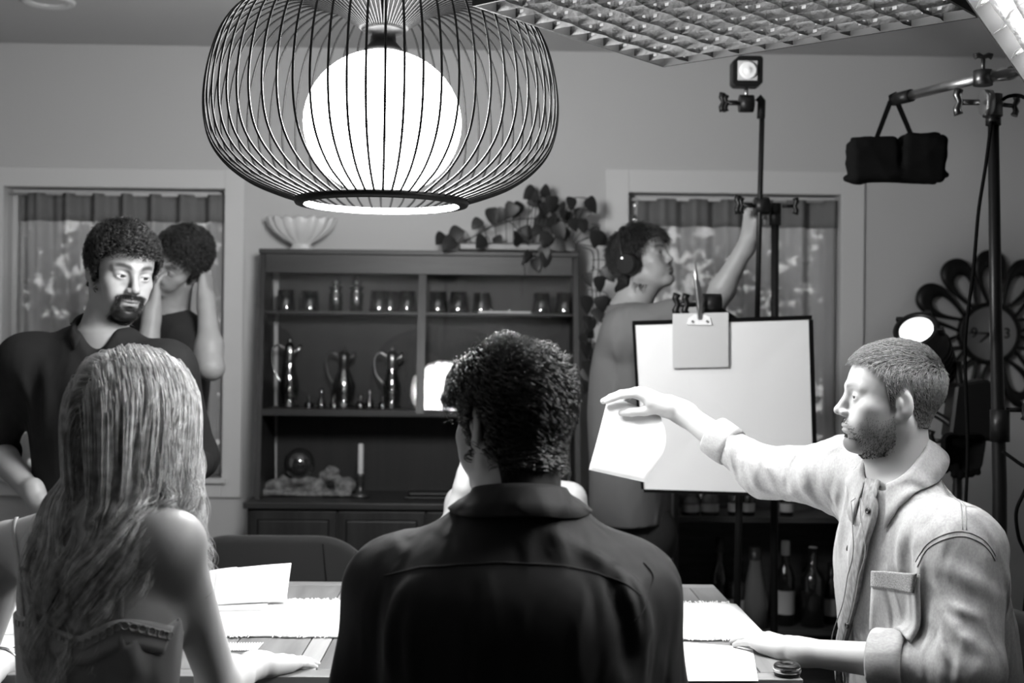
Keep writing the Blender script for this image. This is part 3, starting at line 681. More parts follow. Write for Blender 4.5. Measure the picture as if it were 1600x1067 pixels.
# base cabinet
bx0, bx1, by = J(384, 800, 4.92)[0], J(945, 800, 4.92)[0], 4.94
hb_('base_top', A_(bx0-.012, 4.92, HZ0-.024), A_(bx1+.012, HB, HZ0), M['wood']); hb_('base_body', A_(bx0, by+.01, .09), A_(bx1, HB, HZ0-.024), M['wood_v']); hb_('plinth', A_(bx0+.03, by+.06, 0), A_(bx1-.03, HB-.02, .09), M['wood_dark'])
nd = 4; dw = (bx1-bx0-.02)/nd
for i in range(nd):
    a = bx0+.01+dw*i; d = hb_('door', A_(a+.004, by-.008, .12), A_(a+dw-.004, by+.010, HZ0-.034), M['wood_v'], .002)
    q = box_mesh((dw-.07, .012, HZ0-.154-.07), .004, name='door_panel'); pnl = put('door_panel', q, M['wood_v'], d, (0, -.006, 0))
    for s_ in (-1, 1):
        put('panel_groove', box_mesh((.005, .003, HZ0-.154-.065)), M['black_cloth'], d, (s_*(dw/2-.034), -.0095, 0)); put('panel_groove', box_mesh((dw-.065, .003, .005)), M['black_cloth'], d, (0, -.0095, s_*((HZ0-.154)/2-.034)))
    put('knob', lathe_mesh([(.004, 0), (.004, .008), (.009, .012), (.010, .018), (1e-5, .021)], 14), M['dark_steel'], d, (dw*.40*(1 if i % 2 == 0 else -1), -.010, .1), (math.pi/2, 0, 0))
# ================================================================== LAMPS AND FILM LIGHTS
def rebase(root, objs=None):                                # children were made in room coordinates: shift under the root
    m = Matrix.Translation(-root.location)
    for c in (objs or [o for o in COL.objects if o.parent == root]): c.matrix_basis = m @ c.matrix_basis
# pendant lamp: wire cage round an opal globe
PD = 3.05; pc = J(598, 193, PD); px = PD/FPX
pen = thing('pendant_lamp', 'large black wire cage pendant lamp with glowing white globe', 'lamp', (pc[0], pc[1], 0))
pz = lambda y: J(598, y, PD)[2]; M['wire'] = mat('cage_wire', .005, .45, spec=.16)
prof = [(34, 46), (60, 28), (95, 8), (135, -3), (172, 3), (212, 21), (243, 52), (262, 96), (272, 148), (272, 194), (262, 232), (240, 262), (206, 287), (168, 303), (134, 314)]
pts = spline([A_(r*px, 0, pz(y)) for r, y in prof], 5); V, F = tube_arrays(pts, .0027, 6); wm = pydata('cage_wire_shape', V, F, True)
for i in range(66): put("cage_wire", wm, M["wire"], pen, None, (0, 0, 2*math.pi*(i+.5)/66))
rz = pz(316); put('bottom_ring', lathe_mesh([(.186, rz-.010), (.204, rz-.008), (.208, rz), (.204, rz+.007), (.186, rz+.006), (.186, rz-.010)], 72), M['wire'], pen)
put('inner_ring_lining', lathe_mesh([(.184, rz-.009), (.184, rz+.006)], 72), mat('ring_lining', .8, .5), pen)
put('hub', lathe_mesh([(.012, pz(30)), (.052, pz(36)), (.056, pz(44)), (.050, pz(50)), (.028, pz(52)), (.030, pz(66)), (.046, pz(78)), (.040, pz(84)), (1e-4, pz(84))], 32), M['wire'], pen)
put('suspension_rod', lathe_mesh([(.0075, pz(44)), (.0075, CEIL-.02)], 12), M['wire'], pen); put('ceiling_canopy', lathe_mesh([(1e-4, CEIL-.030), (.060, CEIL-.026), (.066, CEIL-.015), (.066, CEIL)], 32), M['wire'], pen)
OPAL = bpy.data.materials.new('opal_glass'); OPAL.use_nodes = True; _n = OPAL.node_tree; _n.nodes.clear(); _o = _n.nodes.new('ShaderNodeOutputMaterial'); _m = _n.nodes.new('ShaderNodeMixShader'); _e = _n.nodes.new('ShaderNodeEmission'); _t = _n.nodes.new('ShaderNodeBsdfTransparent')
_e.inputs[1].default_value = GLOBE_LEVEL; _m.inputs[0].default_value = .5; _n.links.new(_e.outputs[0], _m.inputs[1]); _n.links.new(_t.outputs[0], _m.inputs[2]); _n.links.new(_m.outputs[0], _o.inputs[0])
gr, gz = 123*px, pz(193); gh = 113.5*px
put('globe', lathe_mesh([(max(1e-4, gr*math.sin(a)), gz-gh*math.cos(a)) for a in np.linspace(0, math.pi, 25)], 40), OPAL, pen)
bl = bpy.data.lights.new('bulb', 'POINT'); bl.energy = BULB_WATTS; bl.shadow_soft_size = .165; bo_ = bpy.data.objects.new('bulb', bl); COL.objects.link(bo_); bo_.parent = pen; bo_.location = (0, 0, gz)
# overhead softbox with fabric grid
SZ = 2.10; A0, B0, C0 = JZ(1037, 104, SZ), JZ(744, 10, SZ), JZ(1516, 22, SZ)
u_, v_ = unit(B0-A0), unit(C0-A0); v_ = unit(v_-u_*(u_@v_)); S1 = float(np.linalg.norm(B0-A0)); S2 = float(np.linalg.norm(C0-A0))
M['softbox_black'] = mat('softbox_fabric', .010, .8); M['grid_lit'] = mat('grid_cloth_lit', .45, .5, bump=((60, 60, 60), .5, .01)); M['grid_cloth'] = mat('grid_cloth', .085, .8, spec=.1, bump=((60, 60, 60), .5, .01)); M['silver_cloth'] = mat('silver_lining', .6, .35, metal=.6)  # boom grid is a paler copy: its lit brightness is put into the colour
def softbox(root, o, u, v, s1, s2, n, level, depth=.055, cells=13, deep=.30, lip=.05, gm='grid_cloth'):
    """grid mouth in the plane o,u,v; n points the way the light goes"""
    u, v, n = unit(u), unit(v), unit(n); up = -n; P = lambda a, b, h: o+u*a+v*b+up*h
    def quadbox(nm, a, b, c, d, h0, h1, m):
        V = [P(*q, h0) for q in (a, b, c, d)]+[P(*q, h1) for q in (a, b, c, d)]
        bm = bmesh.new(); vs = [bm.verts.new(q) for q in V]
        for f in HEX: bm.faces.new([vs[i] for i in f])
        bmesh.ops.recalc_face_normals(bm, faces=bm.faces[:]); return put(nm, bm_mesh(nm, bm), m, root)
    t = .006
    quadbox('rim', (-t, -t), (s1+t, -t), (s1+t, 0), (-t, 0), 0, depth+lip, M['softbox_black']); quadbox('rim', (-t, s2), (s1+t, s2), (s1+t, s2+t), (-t, s2+t), 0, depth+lip, M['softbox_black'])
    quadbox('rim', (-t, 0), (0, 0), (0, s2), (-t, s2), 0, depth+lip, M['softbox_black']); quadbox('rim', (s1, 0), (s1+t, 0), (s1+t, s2), (s1, s2), 0, depth+lip, M['softbox_black'])
    r = np.random.default_rng(2)
    for k in range(1, cells):
        for ax in (0, 1):
            S_, T_ = (s1, s2) if ax == 0 else (s2, s1); a = S_*k/cells; K = 2*cells+1; G = np.empty((K, 3, 3))
            for j in range(K):
                w = T_*j/(K-1); sag = .005*math.sin(w/T_*math.pi*cells)*(1 if (k+ax) % 2 else -1)
                for h in range(3):
                    q = (a+sag*(1-h*.5), w) if ax == 0 else (w, a+sag*(1-h*.5)); G[j, h] = P(q[0], q[1], .003+h*(depth-.006)/2-.006*math.sin(w/T_*math.pi))
            sheet('grid_slat', G, .0009, M[gm], root)
    em = mat('diffuser', .8, .6, emit=level)
    quadbox('diffuser', (.002, .002), (s1-.002, .002), (s1-.002, s2-.002), (.002, s2-.002), depth+.012, depth+.016, em)
    c = (s1/2, s2/2); e = .09; bm = bmesh.new(); lo = [bm.verts.new(P(*q, depth+lip)) for q in ((0, 0), (s1, 0), (s1, s2), (0, s2))]; hi_ = [bm.verts.new(P(c[0]+a, c[1]+b, depth+lip+deep)) for a, b in ((-e, -e), (e, -e), (e, e), (-e, e))]
    for i in range(4): bm.faces.new((lo[i], lo[(i+1) % 4], hi_[(i+1) % 4], hi_[i]))
    bm.faces.new(hi_); put('shell', bm_mesh('shell', bm), M['softbox_black'], root)
    return P(c[0], c[1], depth+lip+deep)
sb = thing('overhead_softbox', 'large square black softbox with fabric grid hung flat overhead', 'softbox', (A0+u_*S1/2+v_*S2/2)*A_(1, 1, 0))
top = softbox(sb, A0, u_, v_, S1, S2, A_(0, 0, -1), SOFTBOX_LEVEL, cells=11, deep=.20)
cyl('strobe_head', top, top+A_(0, 0, .12), .07, M['softbox_black'], sb, 20); cyl('ceiling_mount', top+A_(0, 0, .1), A_(top[0], top[1], CEIL), .014, M['black_metal'], sb); rebase(sb)
# boom softbox at the edge of the picture
n2 = unit(A_(-.86, -.02, -.54)); p2 = J(1556, 62, 2.55); E1, E2 = JP(1512, 0, p2, n2), JP(1600, 125, p2, n2); e_ = unit(E2-E1); iw = np.cross(n2, e_); iw = iw if (JP(1640, 20, p2, n2)-E1)@iw > 0 else -iw
sb2 = thing('boom_softbox', 'tilted softbox with bright fabric grid on the boom arm', 'softbox', (E2[0]+.2, E2[1], 0))
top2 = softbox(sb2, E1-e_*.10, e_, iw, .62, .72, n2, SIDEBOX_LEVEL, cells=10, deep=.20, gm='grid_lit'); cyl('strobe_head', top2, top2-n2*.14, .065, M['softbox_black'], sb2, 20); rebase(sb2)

def tknob(name, c, axis, m, parent, s=1.0):                 # T-handled tightening screw
    a = unit(axis); x, y, _ = frame_from(a); g = cyl(name, c, c+a*.035*s, .006*s, m, parent, 10)
    bar = tube('screw_handle', [c+a*.042*s-y*.026*s, c+a*.046*s-y*.014*s, c+a*.040*s, c+a*.046*s+y*.014*s, c+a*.042*s+y*.026*s], [.010*s, .0085*s, .007*s, .0085*s, .010*s], m, g, 8); return g
def grip_head(c, m, parent, s=1.0, side=A_(-1, 0, 0)):
    g = cyl('grip_head', c-side*.022*s, c+side*.022*s, .028*s, m, parent, 20); tknob('grip_screw', c+side*.022*s, side, m, parent, s); return g
def stand_legs(root, base, m, r=.42, rot=.3):
    for k in range(3):
        a = rot+k*2.094; d = A_(math.cos(a), math.sin(a), 0); tube('leg', [base+A_(0, 0, .22)+d*.02, base+A_(0, 0, .18)+d*.14, base+A_(0, 0, .03)+d*r, base+A_(0, 0, .015)+d*(r+.05)], .011, m, root, 8)
# grip stand with the little LED panel
gs = thing('grip_stand', 'slim black grip stand with knuckle joints and tall thin rod', 'stand', J(1212, 900, 4.12)*A_(1, 1, 0)); GD = 4.12; bk = M['black_metal']
gp = J(1211, 330, GD); tube('pole', [A_(J(1211, 900, GD)[0], GD, .2), gp], .0125, bk, gs); tube('pole_collar', [J(1211, 352, GD), J(1211, 318, GD)], .019, bk, gs); tknob('screw', J(1222, 322, GD), A_(1, -.1, 0), bk, gs)
grip_head(J(1190, 322, GD-.03), bk, gs, 1.0); tknob('grip_screw', J(1176, 320, GD-.03), A_(-1, 0, 0), bk, gs, 1.1)
tube('rod', [J(1183, 500, GD-.04), J(1187, 330, GD-.04), J(1191, 170, GD-.04)], .0085, bk, gs); tube('rod_tip', [J(1189, 185, GD-.04), J(1190, 158, GD-.04), J(1184, 152, GD-.04)], .013, bk, gs)
grip_head(J(1166, 162, GD-.06), bk, gs, 1.0); tknob('grip_screw', J(1152, 160, GD-.06), A_(-1, 0, 0), bk, gs, 1.1)
stand_legs(gs, A_(J(1211, 900, GD)[0], GD, 0), bk, .26, 1.5); rebase(gs)
lp = thing('led_panel', 'small square black LED light with pale round lens', 'light', J(1166, 140, GD-.06)); ld = GD-.06
fx, fy, fn_ = A_(1, 0, 0), A_(0, 0, 1), A_(0, -1, 0); c = J(1166, 113, ld); w = 24*ld/FPX
prism('housing', [(-w, -w*.8), (-w*.8, -w), (w*.75, -w), (w, -w*.75), (w, w*.9), (w*.85, w), (-w*.55, w), (-w, w*.6)], .05, bk, lp, (c, fx, fy, fn_), .003)
prism('lens', [(-w*.66, -w*.64), (w*.62, -w*.64), (w*.62, w*.64), (-w*.66, w*.64)], .006, mat('led_lens', .45, .25), lp, (c-A_(0, .026, 0), fx, fy, fn_), .001)
q = put('lens_ring', lathe_mesh([(.026, 0), (.029, .004), (.022, .006), (.012, .003), (.010, .006), (1e-4, .007)], 24), mat('led_dome', .75, .2), lp, c-A_(0, .030, 0), (math.pi/2, 0, 0)); cyl('stud', J(1166, 137, ld), J(1166, 152, ld), .006, M['steel'], lp); rebase(lp)
# white bounce board on its own stand, held by a clamp with a card
BD = 3.98; bo = thing('bounce_board', 'white bounce board with black taped edges behind the reaching hand', 'board', J(1130, 900, BD)*A_(1, 1, 0))
corners = [J(992, 507, BD), J(1263, 498, BD), J(1271, 772, BD-.02), J(1006, 764, BD)]
def flat(nm, cs, th, m, par, y0=0.0):
    cs = [np.asarray(q)+A_(0, y0, 0) for q in cs]; n = unit(np.cross(cs[1]-cs[0], cs[3]-cs[0])); bm = bmesh.new(); a = [bm.verts.new(q-n*th/2) for q in cs]; b = [bm.verts.new(q+n*th/2) for q in cs]
    bm.faces.new(a[::-1]); bm.faces.new(b); k = len(cs)
    for i in range(k): bm.faces.new((a[i], a[(i+1) % k], b[(i+1) % k], b[i]))
    bmesh.ops.recalc_face_normals(bm, faces=bm.faces[:]); return put(nm, bm_mesh(nm, bm), m, par)
M['board_white'] = mat('board_white', .72, .85, bump=((60, 60, 60), .08, .002)); flat('panel', corners, .006, M['board_white'], bo)
def tape(p, q, w): cyl_ = flat('edge_tape', [p, q, np.asarray(q)+w, np.asarray(p)+w], .011, M['black_cloth'], bo)
zz = A_(0, 0, .013); tape(corners[0]-A_(.008, 0, .002), corners[1]+A_(.010, 0, -.002), zz); tape(corners[1]-A_(0, 0, .003), corners[2], A_(.014, 0, 0)); tape(corners[3], corners[2], -A_(0, 0, .010)); tape(corners[0]-A_(0, 0, .002), corners[3], -A_(.008, 0, 0))
tube('pole', [A_(J(1155, 900, BD)[0], BD+.05, .2), J(1155, 770, BD+.05), J(1150, 500, BD+.05)], .0115, bk, bo); grip_head(J(1112, 476, BD+.03), bk, bo, 1.25); tknob('grip_screw', J(1085, 476, BD+.03), A_(-1, 0, 0), bk, bo, 1.3); tube('arm', [J(1112, 476, BD+.05), J(1150, 500, BD+.05)], .010, bk, bo); stand_legs(bo, A_(J(1155, 900, BD)[0], BD+.05, 0), bk, .24, .9); rebase(bo)
cl = thing('clamp_card', 'pale card under a white spring clip with steel lever on the bounce board', 'clip', J(1095, 575, BD-.012)); CDp = BD-.012
flat('card', [J(1051, 490, CDp), J(1138, 488, CDp), J(1138, 573, CDp), J(1051, 575, CDp)], .003, mat('card_grey', .50, .8), cl)
flat('clip_plate', [J(1073, 507, CDp), J(1076, 497, CDp), J(1085, 491, CDp), J(1100, 491, CDp), J(1109, 496, CDp), J(1112, 508, CDp)], .004, mat('clip_white', .8, .4), cl, -.004)
for x in (1082, 1105): cyl('rivet', J(x, 502, CDp-.006), J(x, 502, CDp-.010), .0035, M['dark_steel'], cl, 10)
tube('lever', [J(1093, 498, CDp-.008), J(1091, 470, CDp-.015), J(1088, 440, CDp-.02), J(1085, 408, CDp-.028)], [.006, .007, .008, .004], M['steel'], cl, 8); tube('lever', [J(1093, 498, CDp-.008), J(1096, 468, CDp-.008), J(1090, 440, CDp-.012), J(1081, 425, CDp-.014)], [.005, .007, .006, .004], M['steel'], cl, 8); rebase(cl)
# boom stand with counterweight
TD = 3.45; st = thing('boom_stand', 'heavy black light stand carrying the tilted boom arm', 'stand', A_(J(1558, 900, TD)[0], TD, 0)); sx = J(1556, 600, TD)[0]
tube('pole', [A_(J(1565, 900, TD)[0], TD, .25), J(1562, 760, TD), J(1556, 500, TD), J(1552, 190, TD)], [.019, .019, .0165, .0145], bk, st); tube('pole_collar', [J(1562, 640, TD), J(1562, 690, TD)], .026, bk, st); tknob('screw', J(1572, 640, TD), A_(1, -.3, 0), bk, st, 1.1); tube('pole_collar', [J(1552, 178, TD), J(1552, 196, TD)], .020, bk, st)
cyl('pivot_block', J(1551, 148, TD-.03), J(1551, 182, TD-.03), .026, M['dark_steel'], st, 14); cyl('pivot_disc', J(1535, 160, TD-.06), J(1548, 160, TD-.06), .034, M['steel'], st, 20); tknob('pivot_screw', J(1530, 160, TD-.06), A_(-1, 0, 0), M['dark_steel'], st, 1.3); tknob('screw', J(1562, 163, TD-.03), A_(1, 0, -.1), M['dark_steel'], st)
b0_, b1_, b2_ = J(1396, 156, 3.78), J(1545, 119, TD-.06), top2-n2*.12
tube('boom_arm', [J(1420, 150, 3.72), b1_], .0135, M['steel'], st, 14); tube('boom_sleeve', [b0_, J(1424, 149, 3.71)], .0185, bk, st, 14); tube('boom_arm', [b1_, J(1600, 110, 3.20), b2_], .012, M['dark_steel'], st, 12); grip_head(J(1536, 122, TD-.07), M['dark_steel'], st, .9, A_(0, 0, 1))
tube('boom_joint', [J(1550, 118, TD-.07), J(1580, 114, TD-.16)], .018, M['steel'], st, 12); stand_legs(st, A_(J(1565, 900, TD)[0], TD, 0), bk, .45, .6); rebase(st)
WD = 3.77; sg = thing('sandbag', 'black saddle sandbag hanging by straps from the boom end', 'sandbag', J(1400, 285, WD)); 
def pouch(px_pts, nm):
    o = J(1400, 245, WD); P = [J(x, y, WD)-o for x, y in px_pts]; return prism(nm, [(p[0], p[2]) for p in P], .05, M['black_cloth'], sg, (o, A_(1, 0, 0), A_(0, 0, 1), A_(0, -1, 0)), .006)
def bag():
    B = Field(); Q = lambda x, y: J(x, y, WD)
    R1 = np.array(Matrix.Rotation(-.06, 3, 'Y')); R2 = np.array(Matrix.Rotation(.07, 3, 'Y')); k_ = WD/FPX
    B.add(rbox(Q(1364, 250), (40*k_, .045, 36*k_), .022, R1), .02); B.add(rbox(Q(1440, 247), (37*k_, .045, 39*k_), .022, R2), .022)
    B.add(rc(Q(1322, 279), Q(1345, 279), .012, .016), .02); B.add(rc(Q(1460, 274), Q(1480, 274), .014, .010), .02); B.sub(rc(Q(1402, 216), Q(1402, 196), .008, .050), .012)
    B.add(rc(Q(1331, 217), Q(1360, 217), .008, .010), .012); B.add(rc(Q(1440, 211), Q(1466, 209), .010, .008), .012); B.disp = wrinkle(91, 60, .007); B.dmax = .014
    b_ = bbox([Q(1300, 195), Q(1500, 300)], .05); return put('bag', field_mesh('bag', B, [(b_[0], b_[1], .006)]), M['black_cloth'], sg)
bag()
for nm, a, b in (('strap', (1392, 157), (1370, 213)), ('strap', (1402, 160), (1426, 212))): flat(nm, [J(a[0]-4, a[1], WD), J(a[0]+4, a[1], WD), J(b[0]+3, b[1]+3, WD), J(b[0]-4, b[1]+3, WD)], .006, M['black_cloth'], sg)
tube('strap_loop', [J(1392, 160, WD), J(1391, 150, WD), J(1399, 146, WD), J(1404, 152, WD), J(1402, 161, WD)], .006, M['black_cloth'], sg, 6); rebase(sg)
def cable(label, P, r=.005): o = tube('cable', spline(P, 8), r, M['black_cloth'], None, 8); tag(o, label, 'cable', 'black cables around the boom stand'); return o
cable('black cable hanging from the boom pivot along the stand', [J(1549, 190, TD-.02), J(1540, 260, TD-.03), J(1529, 330, TD-.05), J(1521, 420, TD-.06), J(1511, 500, TD-.04), J(1508, 560, TD), J(1512, 700, TD+.03), J(1508, 800, TD+.05)])
cable('black cable arching right from the boom pivot', [J(1563, 158, TD-.02), J(1578, 150, TD-.05), J(1600, 152, TD-.08), J(1640, 180, TD-.1), J(1660, 400, TD-.1), J(1655, 900, TD)])
cable('black cable looping low beside the boom stand', [J(1566, 705, TD-.03), J(1590, 722, TD-.05), J(1612, 740, TD-.06), J(1600, 770, TD-.05), J(1588, 800, TD-.02), J(1592, 840, TD), J(1606, 880, TD), J(1600, 960, TD)])
# spot light on the wall side
LD = 4.05; sl = thing('spot_light', 'black round film spotlight with bright lens beside the denim-shirted man', 'light', A_(J(1500, 900, LD)[0], LD, 0)); lc = J(1431, 514, LD); la_ = unit(A_(-.42, -.62, .62)); xa, ya, za = frame_from(la_)
def orient(o, c, x, y, z): o.matrix_basis = Matrix([[x[k], y[k], z[k], c[k]] for k in range(3)]+[[0, 0, 0, 1]]); return o
orient(put('housing', lathe_mesh([(.02, -.26), (.075, -.25), (.085, -.20), (.085, -.07), (.070, -.06), (.072, .0), (.060, .0), (.054, -.012), (.054, -.05)], 32), bk, sl), lc, xa, ya, za)
orient(put('reflector', lathe_mesh([(.053, -.004), (.052, -.045), (1e-4, -.047)][::-1], 28), mat('spot_reflector', .8, .35), sl), lc, xa, ya, za)
orient(put('lens', lathe_mesh([(.047, -.034), (.03, -.026), (1e-4, -.023)], 28), mat('lit_lens', .9, .3, emit=5.0), sl), lc, xa, ya, za)
for k in range(5): orient(put('barn_tab', box_mesh((.022, .012, .03), .002), bk, sl), lc+xa*.076*math.cos(k*1.256)+ya*.076*math.sin(k*1.256)-za*.012, xa, ya, za)
for k in range(6): orient(put('cooling_fin', lathe_mesh([(.080, -.003), (.092, -.002), (.092, .002), (.080, .003)], 28), bk, sl), lc-za*(.10+.022*k), xa, ya, za)
pb = lc-za*.16; yk = A_(J(1500, 700, LD)[0], LD+.02, J(1500, 690, LD)[2]); tube('yoke', spline([pb+xa*.10, pb+xa*.11-A_(0, 0, .09), yk+A_(.03, 0, .06), yk], 6), .012, bk, sl); tube('yoke', spline([pb-xa*.10, pb-xa*.11-A_(0, 0, .09), yk+A_(-.03, 0, .06), yk], 6), .012, bk, sl)
tube('pole', [yk, A_(yk[0], yk[1], .22)], .015, bk, sl); grip_head(yk, bk, sl, 1.3); stand_legs(sl, A_(yk[0], yk[1], 0), bk, .26, 2.2)
bxc = J(1525, 640, LD+.03); prism('power_pack', [(-.10, -.09), (.06, -.10), (.08, .05), (.02, .10), (-.08, .08)], .09, bk, sl, (bxc, A_(1, 0, 0), A_(0, 0, 1), A_(0, -1, 0)), .008); rebase(sl)
gl = thing('work_gloves', 'dark work gloves clipped to the spotlight stand', 'gloves', J(1515, 740, LD-.04)); G = Field()
for k, (dx, dy) in enumerate(((-30, -6), (-8, 4), (10, 0))):
    a = J(1515+dx, 690, LD-.04); G.add(rc(a, J(1512+dx, 722+dy, LD-.04), .030, .026), .02)
    for j in range(3): G.add(rc(J(1510+dx, 720+dy, LD-.04), J(1498+dx+10*j, 738+dy+3*(j % 2), LD-.05), .012, .010), .008)
bb = bbox([J(1470, 670, LD), J(1550, 760, LD)], .06); put('glove_cloth', field_mesh('glove_cloth', G, [(bb[0], bb[1], .006)]), M['black_cloth'], gl); rebase(gl)

# ================================================================== TABLE AND WHAT LIES ON IT
M['table'] = mat('table_oak', .30, .42, var=('wood', (22, 2.0, 2), .10, .19)); M['table_x'] = mat('table_oak_cross', .32, .42, var=('wood', (2.0, 22, 2), .13, .22)); M['table_lite'] = mat('table_inlay', .42, .45, var=('wood', (30, 2, 2), .22, .30))
TX1 = (JZ(1118, 913, TZ)[0]+JZ(1252, 1062, TZ)[0])/2; TY0, TY1 = JZ(1250, 1062, TZ)[1], JZ(1118, 913, TZ)[1]; TX0 = -1.30
tb = thing('dining_table', 'long oak dining table of planks with a white runner on it', 'table', ((TX0+TX1)/2, (TY0+TY1)/2, 0))
def plank(nm, x0, x1, y0, y1, m, z1=TZ, th=.032): return box(nm, A_(x0+.0012, y0+.0012, z1-th), A_(x1-.0012, y1-.0012, z1), m, tb, .0018)
plank('border_board', TX0, TX1, TY0, TY0+.055, M['table_x']); plank('border_board', TX0, TX1, TY1-.055, TY1, M['table_x'])
xe = JZ(1080, 921, TZ)[0]; xg = JZ(517, 1003, TZ)[0]; plank('plank', xe, TX1, TY0+.055, TY1-.055, M['table'])
cuts = [xg]; k = max(1, round((xe-xg)/.13)); cuts = [xg+(xe-xg)*i/k for i in range(k+1)]
for a, b in zip(cuts, cuts[1:]): plank('plank', a, b, TY0+.055, TY1-.055, M['table'])
plank('inlay_strip', xg-.045, xg, TY0+.055, TY1-.055, M['table_lite']); xs_ = np.linspace(TX0, xg-.045, 7)
for a, b in zip(xs_, xs_[1:]): plank('plank', a, b, TY0+.055, TY1-.055, M['table'])
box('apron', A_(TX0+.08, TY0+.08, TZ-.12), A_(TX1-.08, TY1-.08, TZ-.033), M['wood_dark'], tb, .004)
for x in (TX0+.09, TX1-.09):
    for y in (TY0+.09, TY1-.09): tube('leg', [(x, y, TZ-.034), (x, y, .35), (x, y, 0)], [.036, .032, .024], M['wood_v'], tb, 14)
rebase(tb)
# woven runner
M['runner'] = mat('runner_weave', .82, .95, bump=((260, 260, 260), .6, .003)); ry0, ry1 = JZ(900, 1000, TZ)[1], JZ(900, 944, TZ)[1]
n = 90; G = np.empty((n, 12, 3)); r = np.random.default_rng(4); e0, e1 = r.normal(0, .0035, n), r.normal(0, .0035, n)
for i, x in enumerate(np.linspace(TX0+.06, TX1+.085, n)):
    xx, zz_ = (x, TZ+.004) if x < TX1-.004 else (TX1+.006+.004*math.sin((x-TX1)*20), TZ+.004-(x-TX1+.004))
    for j in range(12): w = j/11; G[i, j] = (xx, ry0+e0[i]*(1-w)**6+(ry1-ry0)*w+e1[i]*w**6, zz_)
tr = thing('table_runner', 'white woven table runner along the middle of the table', 'runner', (-.3, (ry0+ry1)/2, TZ)); sheet('cloth', G, .004, M['runner'], tr); fr = []
Vf, Ff = [], []
for i in range(420):
    x = r.uniform(TX0+.06, TX1); y = ry1 if i % 3 else ry0; d = 1 if i % 3 else -1; L_ = r.uniform(.006, .016); V_, F_ = tube_arrays([(x, y-.003*d, TZ+.004), (x+r.normal(0, .003), y+d*L_*.6, TZ+.006+r.uniform(0, .004)), (x+r.normal(0, .006), y+d*L_, TZ+.004)], .0013, 4, False); o_ = len(Vf); Vf += V_; Ff += [tuple(q+o_ for q in f) for f in F_]
f_ = put('fringe', pydata('fringe', Vf, Ff), M['runner'], tr); f_['kind'] = 'stuff'; rebase(tr)
# papers
def paper(label, quad, name='paper', bend=0.0, th=.0008, m=None, n=12, group=None):
    a, b, c, d = [np.asarray(q, float) for q in quad]; G = np.empty((n, n, 3)); nn = unit(np.cross(b-a, d-a))
    for i in range(n):
        for j in range(n):
            u, v = i/(n-1), j/(n-1); G[i, j] = (a*(1-u)+b*u)*(1-v)+(d*(1-u)+c*u)*v+nn*bend*math.sin(math.pi*u)
    return tag(sheet(name, G, th, m or M['paper']), label, 'paper', group)
z1_ = TZ+.0022
paper('white sheet lying at the near table edge in front of the denim-shirted man', [JZ(1030, 1000, z1_), JZ(1176, 1012, z1_), JZ(1185, 1064, z1_), JZ(1030, 1064, z1_)], bend=0)
b1, b2 = JZ(330, 946, TZ+.012), JZ(447, 940, TZ+.012); paper('white script page standing tilted on the table beside the woman in the camisole', [b1, b2, b2+A_(.004, .05, .085), b1+A_(.0, .05, .075)], bend=.004)
b1, b2 = JZ(316, 944, TZ+.010), JZ(360, 941, TZ+.010); paper('white page leaning behind the standing script page', [b1+A_(0, .06, 0), b2+A_(0, .06, 0), b2+A_(-.002, .09, .07), b1+A_(-.01, .09, .064)], bend=.003)
nbk = thing('notebook', 'thin pale notebook lying under the standing script page', 'notebook', JZ(375, 948, TZ+.006)); qd = [JZ(335, 957, TZ+.006), JZ(408, 956, TZ+.006), JZ(424, 939, TZ+.006), JZ(340, 940, TZ+.006)]
flat('page_block', qd, .006, mat('page_block', .62, .8), nbk, 0); flat('cover', [q+A_(0, 0, .0042) for q in qd], .0016, mat('notebook_cover', .42, .6), nbk); rebase(nbk)
mg = thing('striped_mat', 'small striped mat under the forearm of the woman in the camisole', 'mat', JZ(382, 1012, TZ+.001)); qd = [JZ(352, 1017, TZ+.0012), JZ(400, 1017, TZ+.0012), JZ(411, 1005, TZ+.0012), JZ(356, 1005, TZ+.0012)]
flat('backing', qd, .0016, mat('mat_backing', .35, .8), mg)
for i in range(14): a = qd[0]*(1-i/13)+qd[1]*(i/13); b = qd[3]*(1-i/13)+qd[2]*(i/13); tube('stripe', [a+A_(0, 0, .0012), b+A_(0, 0, .0012)], .0014, mat('mat_stripe', .7, .8) if i == 0 else bpy.data.materials['mat_stripe'], mg, 5)
rebase(mg)
qd = [JZ(-40, 985, z1_), JZ(42, 972, z1_), JZ(42, 1004, z1_), JZ(-40, 1030, z1_)]; paper('white page on the table under the bent arm of the woman in the camisole', qd)
qd = [JZ(-30, 1035, z1_), JZ(40, 1006, z1_), JZ(44, 1010, z1_), JZ(-20, 1042, z1_)]; paper('narrow white strip of paper near the bracelet of the woman in the camisole', qd)
# held sheet
hq = [J(951, 616, 3.20), J(1032, 650, 3.14), J(1010, 754, 3.12), J(920, 734, 3.20)]; n = 16; G = np.empty((n, n, 3))
for i in range(n):
    for j in range(n):
        u, v = i/(n-1), j/(n-1); p = (hq[0]*(1-u)+hq[1]*u)*(1-v)+(hq[3]*(1-u)+hq[2]*u)*v; s_ = math.sin(math.pi*min(1, v*1.15))
        G[i, j] = p+A_(.012*s_*(u*1.9), -.030*math.sin(math.pi*v)*(.4+.6*u), 0)
tag(sheet('paper', G, .0008, M['paper']), 'curved white sheet held out by the denim-shirted man', 'paper')
